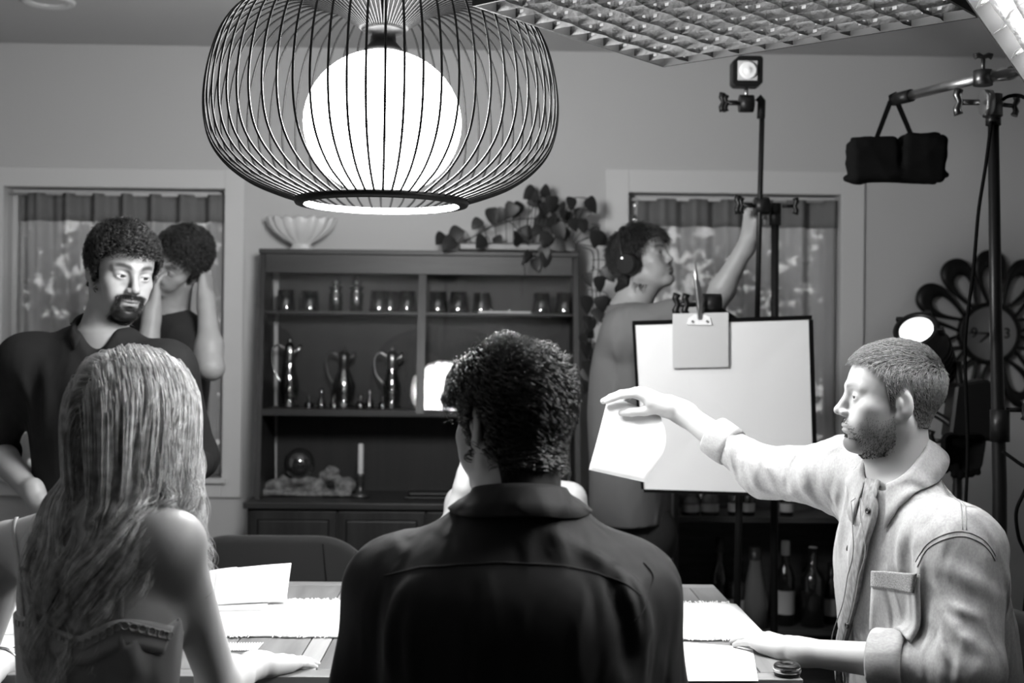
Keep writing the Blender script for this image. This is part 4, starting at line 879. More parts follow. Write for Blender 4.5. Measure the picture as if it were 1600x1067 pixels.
# small lens-like ring at the table corner
ck = JZ(1240, 1058, TZ); kr = thing('metal_ring', 'small black and chrome ring standing at the table corner', 'ring', (ck[0]-.01, ck[1]+.012, TZ)); put('ring_body', lathe_mesh([(.012, 0), (.024, 0), (.026, .006), (.026, .020), (.022, .024), (.014, .024), (.012, .018), (.012, 0)], 28), M['black_metal'], kr); put('chrome_band', lathe_mesh([(.0262, .008), (.0275, .010), (.0275, .016), (.0262, .018)], 28), M['silver'], kr)
# upholstered chairs
M['felt'] = mat('chair_felt', .017, .95, spec=.2, bump=((700, 700, 700), .3, .001), sheen=.15)
def chair(label, loc, rotz, top=.86, first=[None]):
    root = thing('dining_chair', label, 'chair', loc, rotz, 'dark upholstered dining chairs')
    if first[0] is None:
        B = Field(); B.add(rbox((0, -.215, .68), (.235, .034, .19), .03), .01); B.ops = []
        B.add(rc((-.13, -.20, .64), (.13, -.20, .64), .18, .18), .02); B.cut(rbox((0, -.215, .66), (.34, .036, .22), .03), .02); B.dmax = .01
        me = field_mesh('backrest', B, [((-.36, -.30, .42), (.36, -.10, .90), .010)]); S = Field(); S.add(rbox((0, 0, .44), (.235, .225, .045), .04), .01); ms = field_mesh('seat', S, [((-.27, -.26, .36), (.27, .26, .51), .012)])
        V, F = tube_arrays([(0, 0, .41), (0, 0, .2), (0, 0, 0)], [.020, .018, .013], 10); first[0] = (me, ms, pydata('leg', V, F, True))
        V, F = tube_arrays([(0, 0, 0), (0, -.004, .1), (0, -.01, .22)], .012, 8); first.append(pydata('back_post', V, F, True))
    me, ms, ml = first[0]; put('backrest', me, M['felt'], root); put('seat', ms, M['felt'], root)
    for x in (-.19, .19):
        put('back_post', first[1], M['wood_dark'], root, (x, -.20, .40))
        for y in (-.19, .19): put('leg', ml, M['wood_dark'], root, (x, y, 0))
    b = put('seam', first[2], M['black_cloth'], root) if len(first) > 2 else tube('seam', [(-.16, -.176, .50), (-.165, -.176, .66), (-.15, -.178, .80)], .0018, M['black_cloth'], root, 5)
    if len(first) == 2: first.append(b.data)
    return root
cc = J(425, 835, 3.78); chair('dark felt dining chair pushed in on the far side, before the cabinet', (cc[0], 3.60, 0), math.pi)
chair('dark felt dining chair under the black-shirted man', (J(800, 1000, 2.0)[0], 2.03, 0), 0); chair('dark felt dining chair under the woman in the camisole', (J(140, 1000, 2.1)[0], 2.11, 0), -.25)
chair('dark felt dining chair under the denim-shirted man', (J(1452, 1067, 2.72)[0], 2.74, 0), math.pi/2+.35); chair('dark felt dining chair under the woman in white', (J(806, 1000, 3.86)[0], 3.84, 0), math.pi)
# ================================================================== ON AND AROUND THE CABINET
M['clear'] = pane_mat('clear_glass', .90, .07, 2.1); M['ceramic'] = mat('cream_ceramic', .55, .35)
SY = 5.26; ztop = zt+.004; zsh = zs+.012
px5 = lambda n: n*SY/FPX
def tumbler(label, x, kind, h=None, d=0.0):
    c = J(x, 487, SY+d); root_l = (c[0], SY+d, ztop)
    if kind == 'tumbler': prof = [(1e-4, 0), (.0375, 0), (.038, .006), (.0335, h), (.0320, h), (.0345, .010), (1e-4, .010)]; nm = 'glass_tumbler'
    elif kind == 'jar':
        prof = [(1e-4, 0), (.026, 0), (.027, .075), (.018, .085), (.030, .100), (.030, .104), (.014, .110), (.022, .122), (.008, .134), (.011, .142), (1e-4, .148)]; nm = 'glass_jar'
    me = bpy.data.meshes.get(nm+'_%d' % round((h or 0)*1000)) or lathe_mesh(prof, 20, nm+'_%d' % round((h or 0)*1000), flute=(10, .03))
    return tag(put(nm, me, M['clear'], None, root_l), label, 'glass' if kind == 'tumbler' else 'jar', 'glasses on the top cabinet shelf')
T = 'clear fluted tumbler on the top cabinet shelf, '
for x, l in ((447, 'nearest the shelf end by the shell vase'), (484, 'second from the shelf end by the vase'), (592, 'just past the two lidded jars'), (609, 'half behind another one'), (636, 'close beside the centre post'), (684, 'first past the centre post'), (716, 'second past the centre post'), (752, 'third past the centre post'), (846, 'first past the white slab'), (882, 'at the end below the trailing plant')):
    tumbler(T+l, x, 'tumbler', .088 if x not in (484, 752) else .084, .05 if x == 609 else 0)
tumbler('clear lidded glass jar on the top cabinet shelf, nearer the shell vase', 525, 'jar'); tumbler('clear lidded glass jar on the top cabinet shelf, nearer the centre post', 557, 'jar')
ws = thing('white_slab', 'thin white slab with small knobs on the top cabinet shelf', 'tray', J(788, 487, SY-.02)*A_(1, 1, 0)+A_(0, 0, ztop)); put('slab', box_mesh((.215, .10, .008), .002), M['ceramic'], ws, (0, 0, .004))
for x in (-.055, .02): put('knob', lathe_mesh([(.004, 0), (.008, .006), (.006, .012), (1e-4, .014)], 12), M['silver'], ws, (x, 0, .008))
def jug(label, x, spec, d=0.0, silver='silver', handle=-1, h=.25):
    c = J(x, 640, SY+d); r = thing('claret_jug', label, 'jug', (c[0], SY+d, zsh), group='glass jugs on the lower cabinet shelf')
    k = h/.25; put('body', lathe_mesh([(1e-4, 0), (.046*spec, 0), (.048*spec, .006), (.030*spec, .02), (.040*spec, .05), (.046*spec, .09), (.034*spec, .13*k), (.020, .17*k), (.018, .19*k), (.016, .19*k), (.030*spec, .12*k), (.040*spec, .07), (1e-4, .02)], 24), M['clear'], r)
    m = M[silver]; put('collar', lathe_mesh([(.0185, .170*k), (.021, .175*k), (.020, .205*k), (.024, .230*k), (.016, .236*k)], 20), m, r); put('lid', lathe_mesh([(.023, .231*k), (.018, .243*k), (.006, .250*k), (.008, .260*k), (1e-4, .268*k)], 18), m, r)
    hx = handle; tube('handle', spline([(hx*.020, 0, .225*k), (hx*.050, 0, .240*k), (hx*.072, 0, .215*k), (hx*.066, 0, .15*k), (hx*.044*spec, 0, .10)], 6), .0042, m, r, 8)
    tube('spout', [(-hx*.016, 0, .205*k), (-hx*.034, 0, .222*k), (-hx*.046, 0, .240*k)], [.010, .008, .006], m, r, 8); return r
jug('tall glass jug with bright silver collar near the end of the cabinet', 452, .85, 0, 'silver', -1, .265); jug('glass coffee pot with dark metal lid in the cabinet, between two jugs', 537, 1.05, .02, 'dark_steel', -1, .235); jug('slender glass jug with curling handle beside the cabinet post', 612, .8, 0, 'steel', -1, .235)
jug('glass jug with dark lid half hidden behind the head of the black-shirted man', 778, 1.0, .03, 'dark_steel', 1, .245); jug('small glass jug with silver neck at the plant end of the cabinet', 868, .75, 0, 'silver', 1, .235)
def cruet(label, x, h, d=-.05):
    c = J(x, 640, SY+d); return tag(put('glass_cruet', lathe_mesh([(1e-4, 0), (.018, 0), (.020, .01), (.017, .022), (.006, .034*h), (.0055, .05*h), (.009, .055*h), (.007, .064*h), (1e-4, .068*h)], 16), M['clear'], None, (c[0], SY+d, zsh)), label, 'cruet', 'small cut glass cruets in the cabinet')
for x, h, l in ((483, .8, 'small cut glass cruet in front of the tall silver-collared jug'), (502, 1.2, 'taller cut glass cruet beside the coffee pot'), (522, .8, 'small cut glass cruet just before the coffee pot'), (563, .85, 'small cut glass cruet past the coffee pot'), (577, 1.2, 'taller cut glass cruet past the coffee pot'), (598, .8, 'small cut glass cruet before the slender jug')): cruet(l, x, h)
# lower bay: rock, crystal ball, candle, tray
rk = Field(); rc0 = J(480, 770, 5.16); zb = HZ0
for x, y, r in ((430, 758, .028), (455, 752, .036), (490, 758, .034), (515, 744, .030), (520, 735, .022), (540, 756, .030), (470, 748, .030)): p = J(x, y, 5.16); rk.add(el((p[0], 5.16+.02*math.sin(x), max(zb+r*.6, p[2])), (r*1.5, r*1.2, r)), .02)
rk.add(rbox((rc0[0], 5.16, zb+.014), (.185, .06, .014), .010), .02); w1 = wrinkle(77, 150, .006); rk.disp = w1; rk.dmax = .01
bb = (A_(rc0[0]-.26, 5.06, zb-.002), A_(rc0[0]+.26, 5.27, zb+.16)); rk.cut(half((0, 0, zb+.001), (0, 0, -1)), .002); tag(put('driftwood_rock', field_mesh('driftwood_rock', rk, [(bb[0], bb[1], .006)]), mat('rock', .14, .8, var=('n', (40, 40, 40), .06, .22))), 'long jagged rock piece in the open cabinet bay', 'rock')
cb = J(468, 724, 5.13); tag(put('crystal_ball', lathe_mesh([(max(1e-4, .062*math.sin(a)), -.062*math.cos(a)) for a in np.linspace(0, math.pi, 17)], 28), mat('dark_crystal', .02, .03, spec=.9, coat=1.0), None, cb), 'dark glossy ball resting on the rock in the cabinet', 'ball')
cd = J(563, 774, 5.12); ch = thing('candle_holder', 'black candlestick in the open cabinet bay', 'candlestick', (cd[0], 5.12, HZ0)); put('stick', lathe_mesh([(1e-4, 0), (.040, 0), (.042, .010), (.020, .018), (.010, .030), (.008, .055), (.013, .062), (.009, .072), (.015, .082), (.015, .095), (.010, .095), (1e-4, .086)], 24), mat('pewter', .10, .35, metal=.8), ch)
cn = J(563, 735, 5.12); tag(put('candle', lathe_mesh([(.0115, HZ0+.086-HZ0), (.011, .21), (.008, .214), (1e-4, .212)], 16), mat('wax', .5, .5), None, (cd[0], 5.12, HZ0)), 'white taper candle in the black candlestick', 'candle')
ty = J(672, 774, 5.10); tr_ = thing('serving_tray', 'dark flat tray on the cabinet top beside the candlestick', 'tray', (ty[0], 5.12, HZ0)); put('tray_plate', box_mesh((.20, .12, .010), .004), M['black_metal'], tr_, (0, 0, .005)); put('tray_lid', box_mesh((.17, .10, .016), .006), M['black_metal'], tr_, (0, 0, .018))
# fluted shell vase on top
vc = J(471, 394, 5.27); vz = hz1+.020; vs = thing('shell_vase', 'cream fluted shell-shaped vase on top of the cabinet', 'vase', (vc[0], 5.27, vz)); k = px5(1); N_ = 96; prof = [(16, 0), (19, 2), (14, 8), (16, 11), (26, 17), (38, 27), (46, 37), (51, 47), (50, 49), (44, 38), (34, 26), (20, 15), (1, 12)]
V, F = [], []
for i, (r_, h_) in enumerate(prof):
    for q in range(N_):
        a = 2*math.pi*q/N_; fl = (1+.11*abs(math.cos(a*8))*min(1, h_/16)) if h_ > 9 else 1; V.append((r_*k*math.cos(a)*fl, r_*k*math.sin(a)*.42*fl, h_*k+(.010*abs(math.cos(a*8)) if h_ > 44 else 0)))
for i in range(len(prof)-1):
    for q in range(N_): F.append((i*N_+q, i*N_+(q+1) % N_, (i+1)*N_+(q+1) % N_, (i+1)*N_+q))
put('fluted_bowl', pydata('fluted_bowl', V, F, True), M['ceramic'], vs)
# trailing plant in a silver tray
tc = J(805, 398, 5.24); pt = thing('silver_planter', 'long ribbed silver planter tray on top of the cabinet', 'planter', (tc[0], 5.24, vz)); hw, hd_ = px5(88), .055
put('trough', box_mesh((hw*2, hd_*2, .034), .008), mat('polished_silver', .16, .5, metal=1), pt, (0, 0, .018))
for i in range(40): put('rib', box_mesh((.0035, .004, .026), .001, name='planter_rib') if i == 0 else bpy.data.meshes['planter_rib'], bpy.data.materials['polished_silver'], pt, (-hw+.012+(2*hw-.024)*i/39, -hd_-.001, .018))
M['leaf'] = mat('plant_leaf', .018, .45); M['vine'] = mat('plant_vine', .035, .6)
pl = thing('trailing_plant', 'trailing heart-leaved plant spilling from the silver planter', 'plant', (tc[0], 5.24, vz+.03))
ol = []
for i in range(9):
    t = i/8; ol.append((.5*math.sin(math.pi*t**.75)*(1.0-.15*t)+(.0 if t else 0), 1-t))
U = [(0, .02), (.28, .12), (.46, .02), (.50, -.22), (.40, -.55), (.20, -.85), (0, -1.05)]
V, F = [], []
for i, (a, b) in enumerate(U): V += [(-a, b, -.10*a*a-.06*b*b), (0, b, .05-.06*b*b), (a, b, -.10*a*a-.06*b*b)]
for i in range(len(U)-1): F += [(3*i, 3*i+3, 3*i+4, 3*i+1), (3*i+1, 3*i+4, 3*i+5, 3*i+2)]
leaf_me = pydata('leaf', V, F, True); leaf_me.materials.append(M['leaf']); rr = np.random.default_rng(12)
cr = lambda x, y: (680+x/3.234, 270+y/3.234)
L1 = [(120, 285), (90, 340), (40, 315), (285, 185), (225, 240), (310, 325), (395, 160), (430, 160), (500, 85), (545, 80), (590, 125), (690, 130), (775, 135), (670, 200), (715, 215), (530, 185), (600, 190), (525, 275), (610, 265), (640, 290), (450, 345), (600, 345), (655, 350), (215, 345), (245, 330), (800, 280), (860, 330), (740, 240), (560, 230), (480, 130), (350, 190), (570, 310), (480, 300), (560, 160), (640, 160), (690, 240), (400, 330), (520, 110), (620, 240)]
L2 = [(765, 515), (830, 530), (860, 480), (765, 630), (835, 630), (880, 640), (785, 735), (770, 790), (785, 870), (800, 910), (840, 940), (760, 860), (775, 960), (820, 300), (870, 750), (745, 820), (765, 990), (790, 1040), (820, 690), (810, 890)]
L3 = [(505, 440), (560, 410), (545, 375), (470, 400)]
def leaf(x, y, D, s, tip=None):
    p = J(*cr(x, y), D)-np.array(pl.location); tip = tip if tip is not None else rr.normal(0, .5); o = put('leaf', leaf_me, None, pl, p, (math.pi/2-rr.uniform(-.2, .7), rr.normal(0, .25), 0)); o.rotation_euler = (math.pi/2+rr.uniform(-.5, .3), tip, rr.normal(0, .5)); o.scale = (s, s, s); return p
anch = J(800, 388, 5.24)-np.array(pl.location)
for x, y in L1: D = 5.24+rr.uniform(-.12, .05); p = leaf(x, y, D, rr.uniform(.046, .066), rr.normal(0, .8)); b = anch*A_(0, 1, 1)+A_(np.clip(p[0]*.75, -.2, .22), 0, 0); tube('stem', spline([b, (b+p)/2+A_(0, -.01, .025), p], 4), .0018, M['vine'], pl, 5)
prev = None
for x, y in L2: p = leaf(x, y, 5.0+rr.uniform(-.03, .04), rr.uniform(.048, .066), rr.normal(0, .4)); tube('stem', spline([p, p+A_(rr.normal(0, .012), .01, .03), (J(*cr(790, y-40), 5.03)-np.array(pl.location))], 3), .0016, M['vine'], pl, 5)
for x, y in L3: leaf(x, y, hy(hz1)-.03, rr.uniform(.05, .065))
for P in ([(600, 370), (760, 380), (800, 420), (790, 560), (800, 700), (785, 850), (800, 1000), (790, 1060)], [(640, 360), (800, 375), (825, 440), (815, 600), (812, 700), (825, 770)], [(560, 360), (520, 395), (455, 420), (452, 520)], [(460, 330), (350, 240), (200, 320), (60, 375), (30, 372)], [(470, 330), (470, 220), (540, 110)], [(640, 330), (700, 210), (700, 130), (780, 130)], [(500, 230), (390, 240), (250, 290), (150, 350)], [(720, 350), (830, 310), (870, 340)]):
    hang = max(q[1] for q in P) > 500; tube('vine', spline([J(*cr(x, y), (5.03 if y > 400 else 5.20) if hang else 5.22)-np.array(pl.location) for x, y in P], 6), .0026, M['vine'], pl, 6)
# flower-shaped wall clock
ck_c = J(1546, 521, WY-.02); fc = thing('flower_clock', 'black flower-petal wall clock with round silver face', 'clock', (ck_c[0], WY, ck_c[2])); kk = WY/FPX
for i in range(12):
    a = math.pi/2+i*math.pi/6; ri, ro = 44*kk, 131*kk; G = np.empty((41, 2, 3)); out, inn = [], []
    for t in np.linspace(0, 1, 41):
        th = t*2*math.pi; s_ = (1-math.cos(th))/2; w_ = 33*kk*math.sin(th)*(.35+.65*s_); out.append((ri+(ro-ri)*s_**.9, w_))
        s2 = s_; inn.append((ri+4*kk+(ro-27*kk-ri-4*kk)*s2, 20*kk*math.sin(th)*(.20+.66*s2)))
    def tw(p): return A_(p[0]*math.cos(a)-p[1]*math.sin(a), 0, p[0]*math.sin(a)+p[1]*math.cos(a))
    for j in range(41): G[j, 0] = tw(out[j])-A_(0, .022, 0); G[j, 1] = tw(inn[j])-A_(0, .022, 0)
    sheet('petal', G, .014, M['black_metal'], fc)
FM = mat('clock_face', .30, .32, metal=.85); o = put('face', lathe_mesh([(1e-4, .030), (42*kk, .030), (44*kk, .028), (44*kk, .0)], 48), FM, fc, None, (math.pi/2, 0, 0)); put('bezel', lathe_mesh([(42*kk, .034), (46*kk, .036), (49*kk, .030), (49*kk, 0), (42*kk, .028), (42*kk, .034)], 48), M['black_metal'], fc, None, (math.pi/2, 0, 0))
def numeral(t, x):
    cu = bpy.data.curves.new('numeral', 'FONT'); cu.body = t; cu.size = .062; cu.align_x = 'CENTER'; cu.align_y = 'CENTER'; cu.extrude = .001; tmp = bpy.data.objects.new('numeral_text', cu); COL.objects.link(tmp)
    me = bpy.data.meshes.new_from_object(tmp.evaluated_get(bpy.context.evaluated_depsgraph_get())); bpy.data.objects.remove(tmp); me.materials.clear(); put('numeral', me, M['black_metal'], fc, (x, -.033, 0), (math.pi/2, 0, 0))
numeral('9', -26*kk); numeral('3', 26*kk)
def chand(nm, ang, L_, w_): d = A_(math.cos(ang), 0, math.sin(ang)); s_ = A_(-d[2], 0, d[0]); b = A_(0, -.037, 0); flat(nm, [b-d*.012-s_*w_, b+d*L_-s_*w_*.4, b+d*L_+s_*w_*.4, b-d*.012+s_*w_], .002, M['black_metal'], fc)
chand('minute_hand', math.pi*.995, 36*kk, .004); chand('hour_hand', math.pi*1.22, 22*kk, .005)
# bar shelf with bottles under the second window
BSY = 4.98; bx_a, bx_b = J(1060, 850, BSY)[0], J(1330, 850, BSY)[0]; br = thing('bar_shelf', 'low dark wooden bar shelf behind the stands', 'shelf', ((bx_a+bx_b)/2, BSY+.13, 0))
M['bar_wood'] = mat('bar_wood', .05, .5, var=('wood', (4, 30, 30), .03, .07)); zsh1 = J(1180, 808, BSY)[2]; zsh0 = J(1180, 984, BSY)[2]
for z in (zsh1, zsh0, .10): box('shelf_board', A_(bx_a, BSY, z-.022), A_(bx_b, BSY+.28, z), M['bar_wood'], br, .002)
for x in (bx_a-.02, bx_b): box('side_board', A_(x, BSY, 0), A_(x+.02, BSY+.28, zsh1+.10), M['bar_wood'], br, .002)
box('back_board', A_(bx_a, BSY+.27, 0), A_(bx_b, BSY+.28, zsh1+.09), M['bar_wood'], br); rebase(br)
M['bottle_dark'] = mat('bottle_dark', .015, .08, spec=.7, coat=.5); M['bottle_mid'] = mat('bottle_mid', .10, .2, spec=.6); M['paper_label'] = mat('paper_label', .40, .8); M['foil'] = mat('bottle_foil', .02, .4)
def bottle(label, x, z, h, r, kind='wine', m='bottle_dark', d=.08, lab=True, foil=None):
    c = J(x, 900, BSY+d); t = thing('bottle', label, 'bottle', (c[0], BSY+d, z), group='bottles on the bar shelf')
    if kind == 'wine': p = [(1e-4, 0), (r, 0), (r, h*.56), (r*.75, h*.66), (.015, h*.74), (.014, h*.97), (.016, h), (1e-4, h)]
    elif kind == 'cone': p = [(1e-4, 0), (r, 0), (r*1.02, h*.30), (r*.80, h*.52), (.024, h*.80), (.020, h*.97), (.022, h), (1e-4, h)]
    else: p = [(1e-4, 0), (r, 0), (r, h*.62), (r*.5, h*.72), (.018, h*.76), (.018, h), (1e-4, h)]
    put('body', lathe_mesh(p, 20), M[m], t)
    if lab: put('label', lathe_mesh([(r*1.012, h*.14), (r*1.012, h*.42)], 20), M['paper_label'], t)
    q = put('cap', lathe_mesh([(.0175, h*.84), (.0175, h+.003), (1e-4, h+.004)] if kind != 'cone' else [(.024, h*.86), (.024, h+.004), (1e-4, h+.005)], 16), M[foil or 'foil'], t)
bottle('dark wine bottle with black capsule beside the conical pale bottle', 1124, zsh0, .34, .038, 'wine', 'bottle_dark', .10, False); bottle('bottle with two pale label bands beside the conical bottle', 1152, zsh0, .26, .034, 'spirit', 'bottle_dark', .06)
bottle('conical pale grey bottle with dark cap on the bar shelf', 1180, zsh0, .31, .050, 'cone', 'bottle_mid', .05, False); bottle('wine bottle with pale neck wrapper behind the second stand pole', 1227, zsh0, .33, .038, 'wine', 'bottle_dark', .10, True, 'paper_label')
bottle('round bottle with pale neck wrapper near the denim shirt', 1270, zsh0, .31, .048, 'spirit', 'bottle_dark', .08, False, 'paper_label'); bottle('short dark bottle at the denim-shirt end of the bar shelf', 1300, zsh0, .24, .04, 'spirit', 'bottle_dark', .14)
for x, h, l in ((1078, .10, 'short pale box-shaped bottle on the upper bar shelf'), (1108, .11, 'squat bottle with wide label on the upper bar shelf')): bottle(l, x, zsh1, h, .036, 'spirit', 'bottle_mid', .06)
for x, l in ((1147, 'small bottle with white label left of the first pole on the upper bar shelf'), (1168, 'small bottle with white label right of the first pole on the upper bar shelf'), (1228, 'small bottle with white label beside the second pole on the upper bar shelf')): bottle(l, x, zsh1, .12, .026, 'spirit', 'bottle_dark', .05)
# ================================================================== PEOPLE
def short_hair(head, base, root, line, thick, mbase, mstr, n, length, comb, rng, rad=.0007, lift=.5, K=6, wave=0.0, vox=.004, noise=0.0, freq=60, curl=0.0, name='hair', pad=.03, sk=.6):
    hf = HairField(head, base, thick, line, noise, freq)
    lo, hi = head.box(pad); me = field_mesh(name, hf, [(lo, hi, vox)]); ho = put(name, me, mbase, root)
    P, N, L = scalp_points(head, base, line, n, rng)
    cd = comb(L)@head.R.T; cd = cd-N*(cd*N).sum(1)[:, None]; cd /= np.linalg.norm(cd, axis=1)[:, None]+1e-9
    ln = length(L)*rng.uniform(.65, 1.15, n); S = np.empty((n, K, 3)); start = P+N*(thick(L)*sk)[:, None]
    side = np.cross(N, cd); ph = rng.uniform(0, 6.28, n); fq = rng.uniform(.8, 1.3, n)
    for k in range(K):
        u = k/(K-1); lf = lift*(1-.5*u)
        S[:, k] = start+N*(ln*u*lf)[:, None]+cd*(ln*u*math.sqrt(max(0, 1-lf*lf)))[:, None]
        if curl:
            a = ph+fq*u*6.28*curl[1]; S[:, k] += (side*np.sin(a)[:, None]+(N*.8)*np.cos(a)[:, None])*curl[0]*min(1, u*2.5)
    S += rng.normal(size=(n, 1, 3))*.0006
    curves_obj('strands', S, rad, mstr, ho); return ho, hf
def cuff(name, a, b, r, m, parent, flare=1.0):
    a, b = np.asarray(a, float), np.asarray(b, float); x, y, z = frame_from(b-a); L = np.linalg.norm(b-a); V = []
    prof = [(.82, 0), (1.0, -.004), (1.05, .01), (1.06*flare, L*.5), (1.04*flare, L-.004), (1.0*flare, L), (.86, L-.002), (.80, L*.5)]
    me = lathe_mesh([(r*p, q) for p, q in prof]+[(r*.82, 0)], 28, 'rolled_cuff')
    o = put(name, me, m, parent, smooth=True); o.matrix_basis = Matrix([[x[k], y[k], z[k], a[k]] for k in range(3)]+[[0, 0, 0, 1]]); return o
EYES = (M['eye_white'], M['iris'])
def beard_strands(hd, base, root, inv, kind, n, length, m, rad=.0004, seed=2):
    r = np.random.default_rng(seed); v = r.normal(size=(n*14, 3)); v /= np.linalg.norm(v, axis=1)[:, None]; v = v[(v[:, 1] > -.2) & (v[:, 2] < .1)]
    P = project(base, hd.c+hd.s*((v*A_(.066, .085, .10)+A_(0, .01, -.02))@hd.R.T), 3)
    w = hd.face_tone(P, 1.0, beard=kind, beard_tone=0.0)/np.maximum(hd.face_tone(P, 1.0), .05); P = P[(1-w) > r.uniform(.25, .75, len(w))][:n]
    N = grad(base, P); d = N*.55+hd.R[:, 1]*.15-hd.R[:, 2]*.75; d += r.normal(0, .25, d.shape); d /= np.linalg.norm(d, axis=1)[:, None]
    L_ = length*r.uniform(.6, 1.2, len(P)); S = np.stack([P+d*(L_*u)[:, None] for u in (0, .35, .7, 1)], 1); o = curves_obj('beard', S, rad, m, root); o.location = inv; return o

# ---- man in the pale denim shirt reaching over the table
def denim_man():
    root = person('man in a pale denim shirt seated at table end, holding out a paper', J(1430, 1067, 2.66)*A_(1, 1, 0))
    inv = -np.array(root.location)
    hd = Head(J(1391, 624, 2.66), (-1, .10, .06), (.03, 0, 1), .985)
    nb = J(1410, 748, 2.66); shR = J(1322, 745, 2.84); shL = J(1497, 862, 2.50); pel = J(1452, 1160, 2.72)
    elR = J(1196, 738, 3.00); wrR = J(1066, 644, 3.14); elL = J(1508, 1046, 2.42); wrL = J(1250, 1018, 2.60)
    lat = unit(shR-shL); F = Field(); hd.build(F, lids=.0032, neck=nb, neck_r=.054, nose=1.0)
    F.add(loft(pel, nb, -lat, [(.1, .15, .10, 0, 0), (.6, .16, .10, .01, 0), (.85, .15, .085, 0, 0), (1.0, .07, .06, 0, 0)]), .03)
    arm(F, shR, elR, wrR); arm(F, shL, elL, wrL)
    # reaching hand: fingers point left along the top of the sheet, thumb in front
    hy = unit(J(985, 606, 3.17)-wrR); hz = unit(A_(.30, -.25, 1.0))
    hand(F, wrR+hy*.022, hy, hz, 1.10, True, [(.55, .20, .10), (.58, .22, .12), (.62, .25, .15), (.66, .3, .2)], thumb=(.22, .62), spread=.02)
    xb, yb, _ = frame_from(wrR-elR); tube('bracelet', [wrR-unit(wrR-elR)*.004+(xb*math.cos(a)+yb*math.sin(a))*.0295 for a in np.linspace(0, 6.283, 25)], [.0026+.0010*(i % 2) for i in range(25)], M['steel'], root, 6, False).location = inv
    hy2 = unit(J(1165, 992, 2.72)-wrL); hz2 = unit(A_(.1, -.35, 1))
    hand(F, wrL+hy2*.02, hy2, hz2, 1.0, False, [(.15, .22, .18), (.12, .2, .15), (.12, .2, .15), (.1, .2, .2)], thumb=(.5, .25), spread=.04)
    lo, hi = hd.box(.0); lo[2] -= .02
    h1 = bbox([wrR, J(930, 600, 3.2), J(1000, 660, 3.2)], .05); h2 = bbox([wrL, J(1140, 990, 2.75)], .06)
    regs = [(lo, hi, .0026), (np.minimum(nb-.13, nb-.13), A_(nb[0]+.13, nb[1]+.13, lo[2]+.004), .004), (h1[0], h1[1], .0024), (h2[0], h2[1], .0026)]
    a1 = bbox([elL, wrL], .06); regs.append((a1[0], a1[1], .0045)); a2 = bbox([elR, wrR], .06); regs.append((a2[0], a2[1], .0045))
    skin = .44
    def tone(P):
        t = hd.face_tone(P, skin, brow=.38, beard='stubble', beard_tone=.17, lips=.72); L = hd.loc(P)
        m = 1/(1+np.exp(-(L[:, 2]-hd.hairline(L, .068, .040, -.026, .036, -.06))/.004)); m *= (np.abs(L[:, 0]) < .074) | (np.abs(L[:, 1]+.012) > .035)
        m *= (L[:, 2] > -.075); return t*(1-m)+.12*m
    put('body', field_mesh('body', F, regs, tone), M['skin'], root, inv); hd.eyes(root, *EYES, look=(0, 1, .1))
    line = lambda L: hd.hairline(L, .073, .046, -.026, .036, -.062)
    base = Field(); hd2 = hd; base.add(hd.e((0, -.014, .032), (.074, .094, .086)), .01).add(hd.e((0, .030, .030), (.062, .056, .062)), .03).add(rc(hd.w(0, -.024, -.045), nb, .054, .06), .03)
    thick = lambda L: np.interp(L[:, 2], [-.06, -.01, .05, .09, .12], [.001, .002, .003, .005, .006])
    comb = lambda L: np.stack([L[:, 0]*4, np.interp(L[:, 2], [.02, .10], [-.5, .9]), np.interp(L[:, 2], [.02, .10], [-.9, .1])], 1)+np.random.default_rng(8).normal(0, .13, (len(L), 3))
    ln = lambda L: np.interp(L[:, 2], [-.05, .0, .05, .09], [.005, .009, .016, .024])
    ho, hf = short_hair(hd, base, root, line, thick, M['hair_short'], M['strand_short'], 15000, ln, comb, RNG, .00055, .62, 5)
    ho.location = inv
    beard_strands(hd, skull(hd, nb, .054), root, inv, 'stubble', 4200, .0042, M['strand_beard'], .00026)
    # ---- shirt
    S = Field(); up = unit(nb-pel)
    S.add(loft(pel-A_(0, 0, .12), nb, -lat, [(.0, .205, .155, .02, 0), (.25, .205, .160, .03, 0), (.5, .215, .155, .03, 0), (.72, .215, .140, .015, 0), (.84, .19, .115, -.005, 0), (.94, .12, .085, -.012, 0), (1.0, .075, .066, -.01, 0)], 2.3), .02)
    S.add(rc(nb-up*.035, shR+A_(0, 0, .012), .056, .072), .05); S.add(rc(nb-up*.045, shL+A_(0, 0, .012), .056, .078), .05)
    cR = elR+(wrR-elR)*.50; S.add(rc(shR, elR, .082, .060), .05); S.add(rc(elR, cR, .058, .046), .03)
    cL = elL+(wrL-elL)*.36; S.add(rc(shL, elL+A_(.0, 0, .01), .088, .074), .05); S.add(rc(elL, cL, .070, .055), .03)
    fo = []
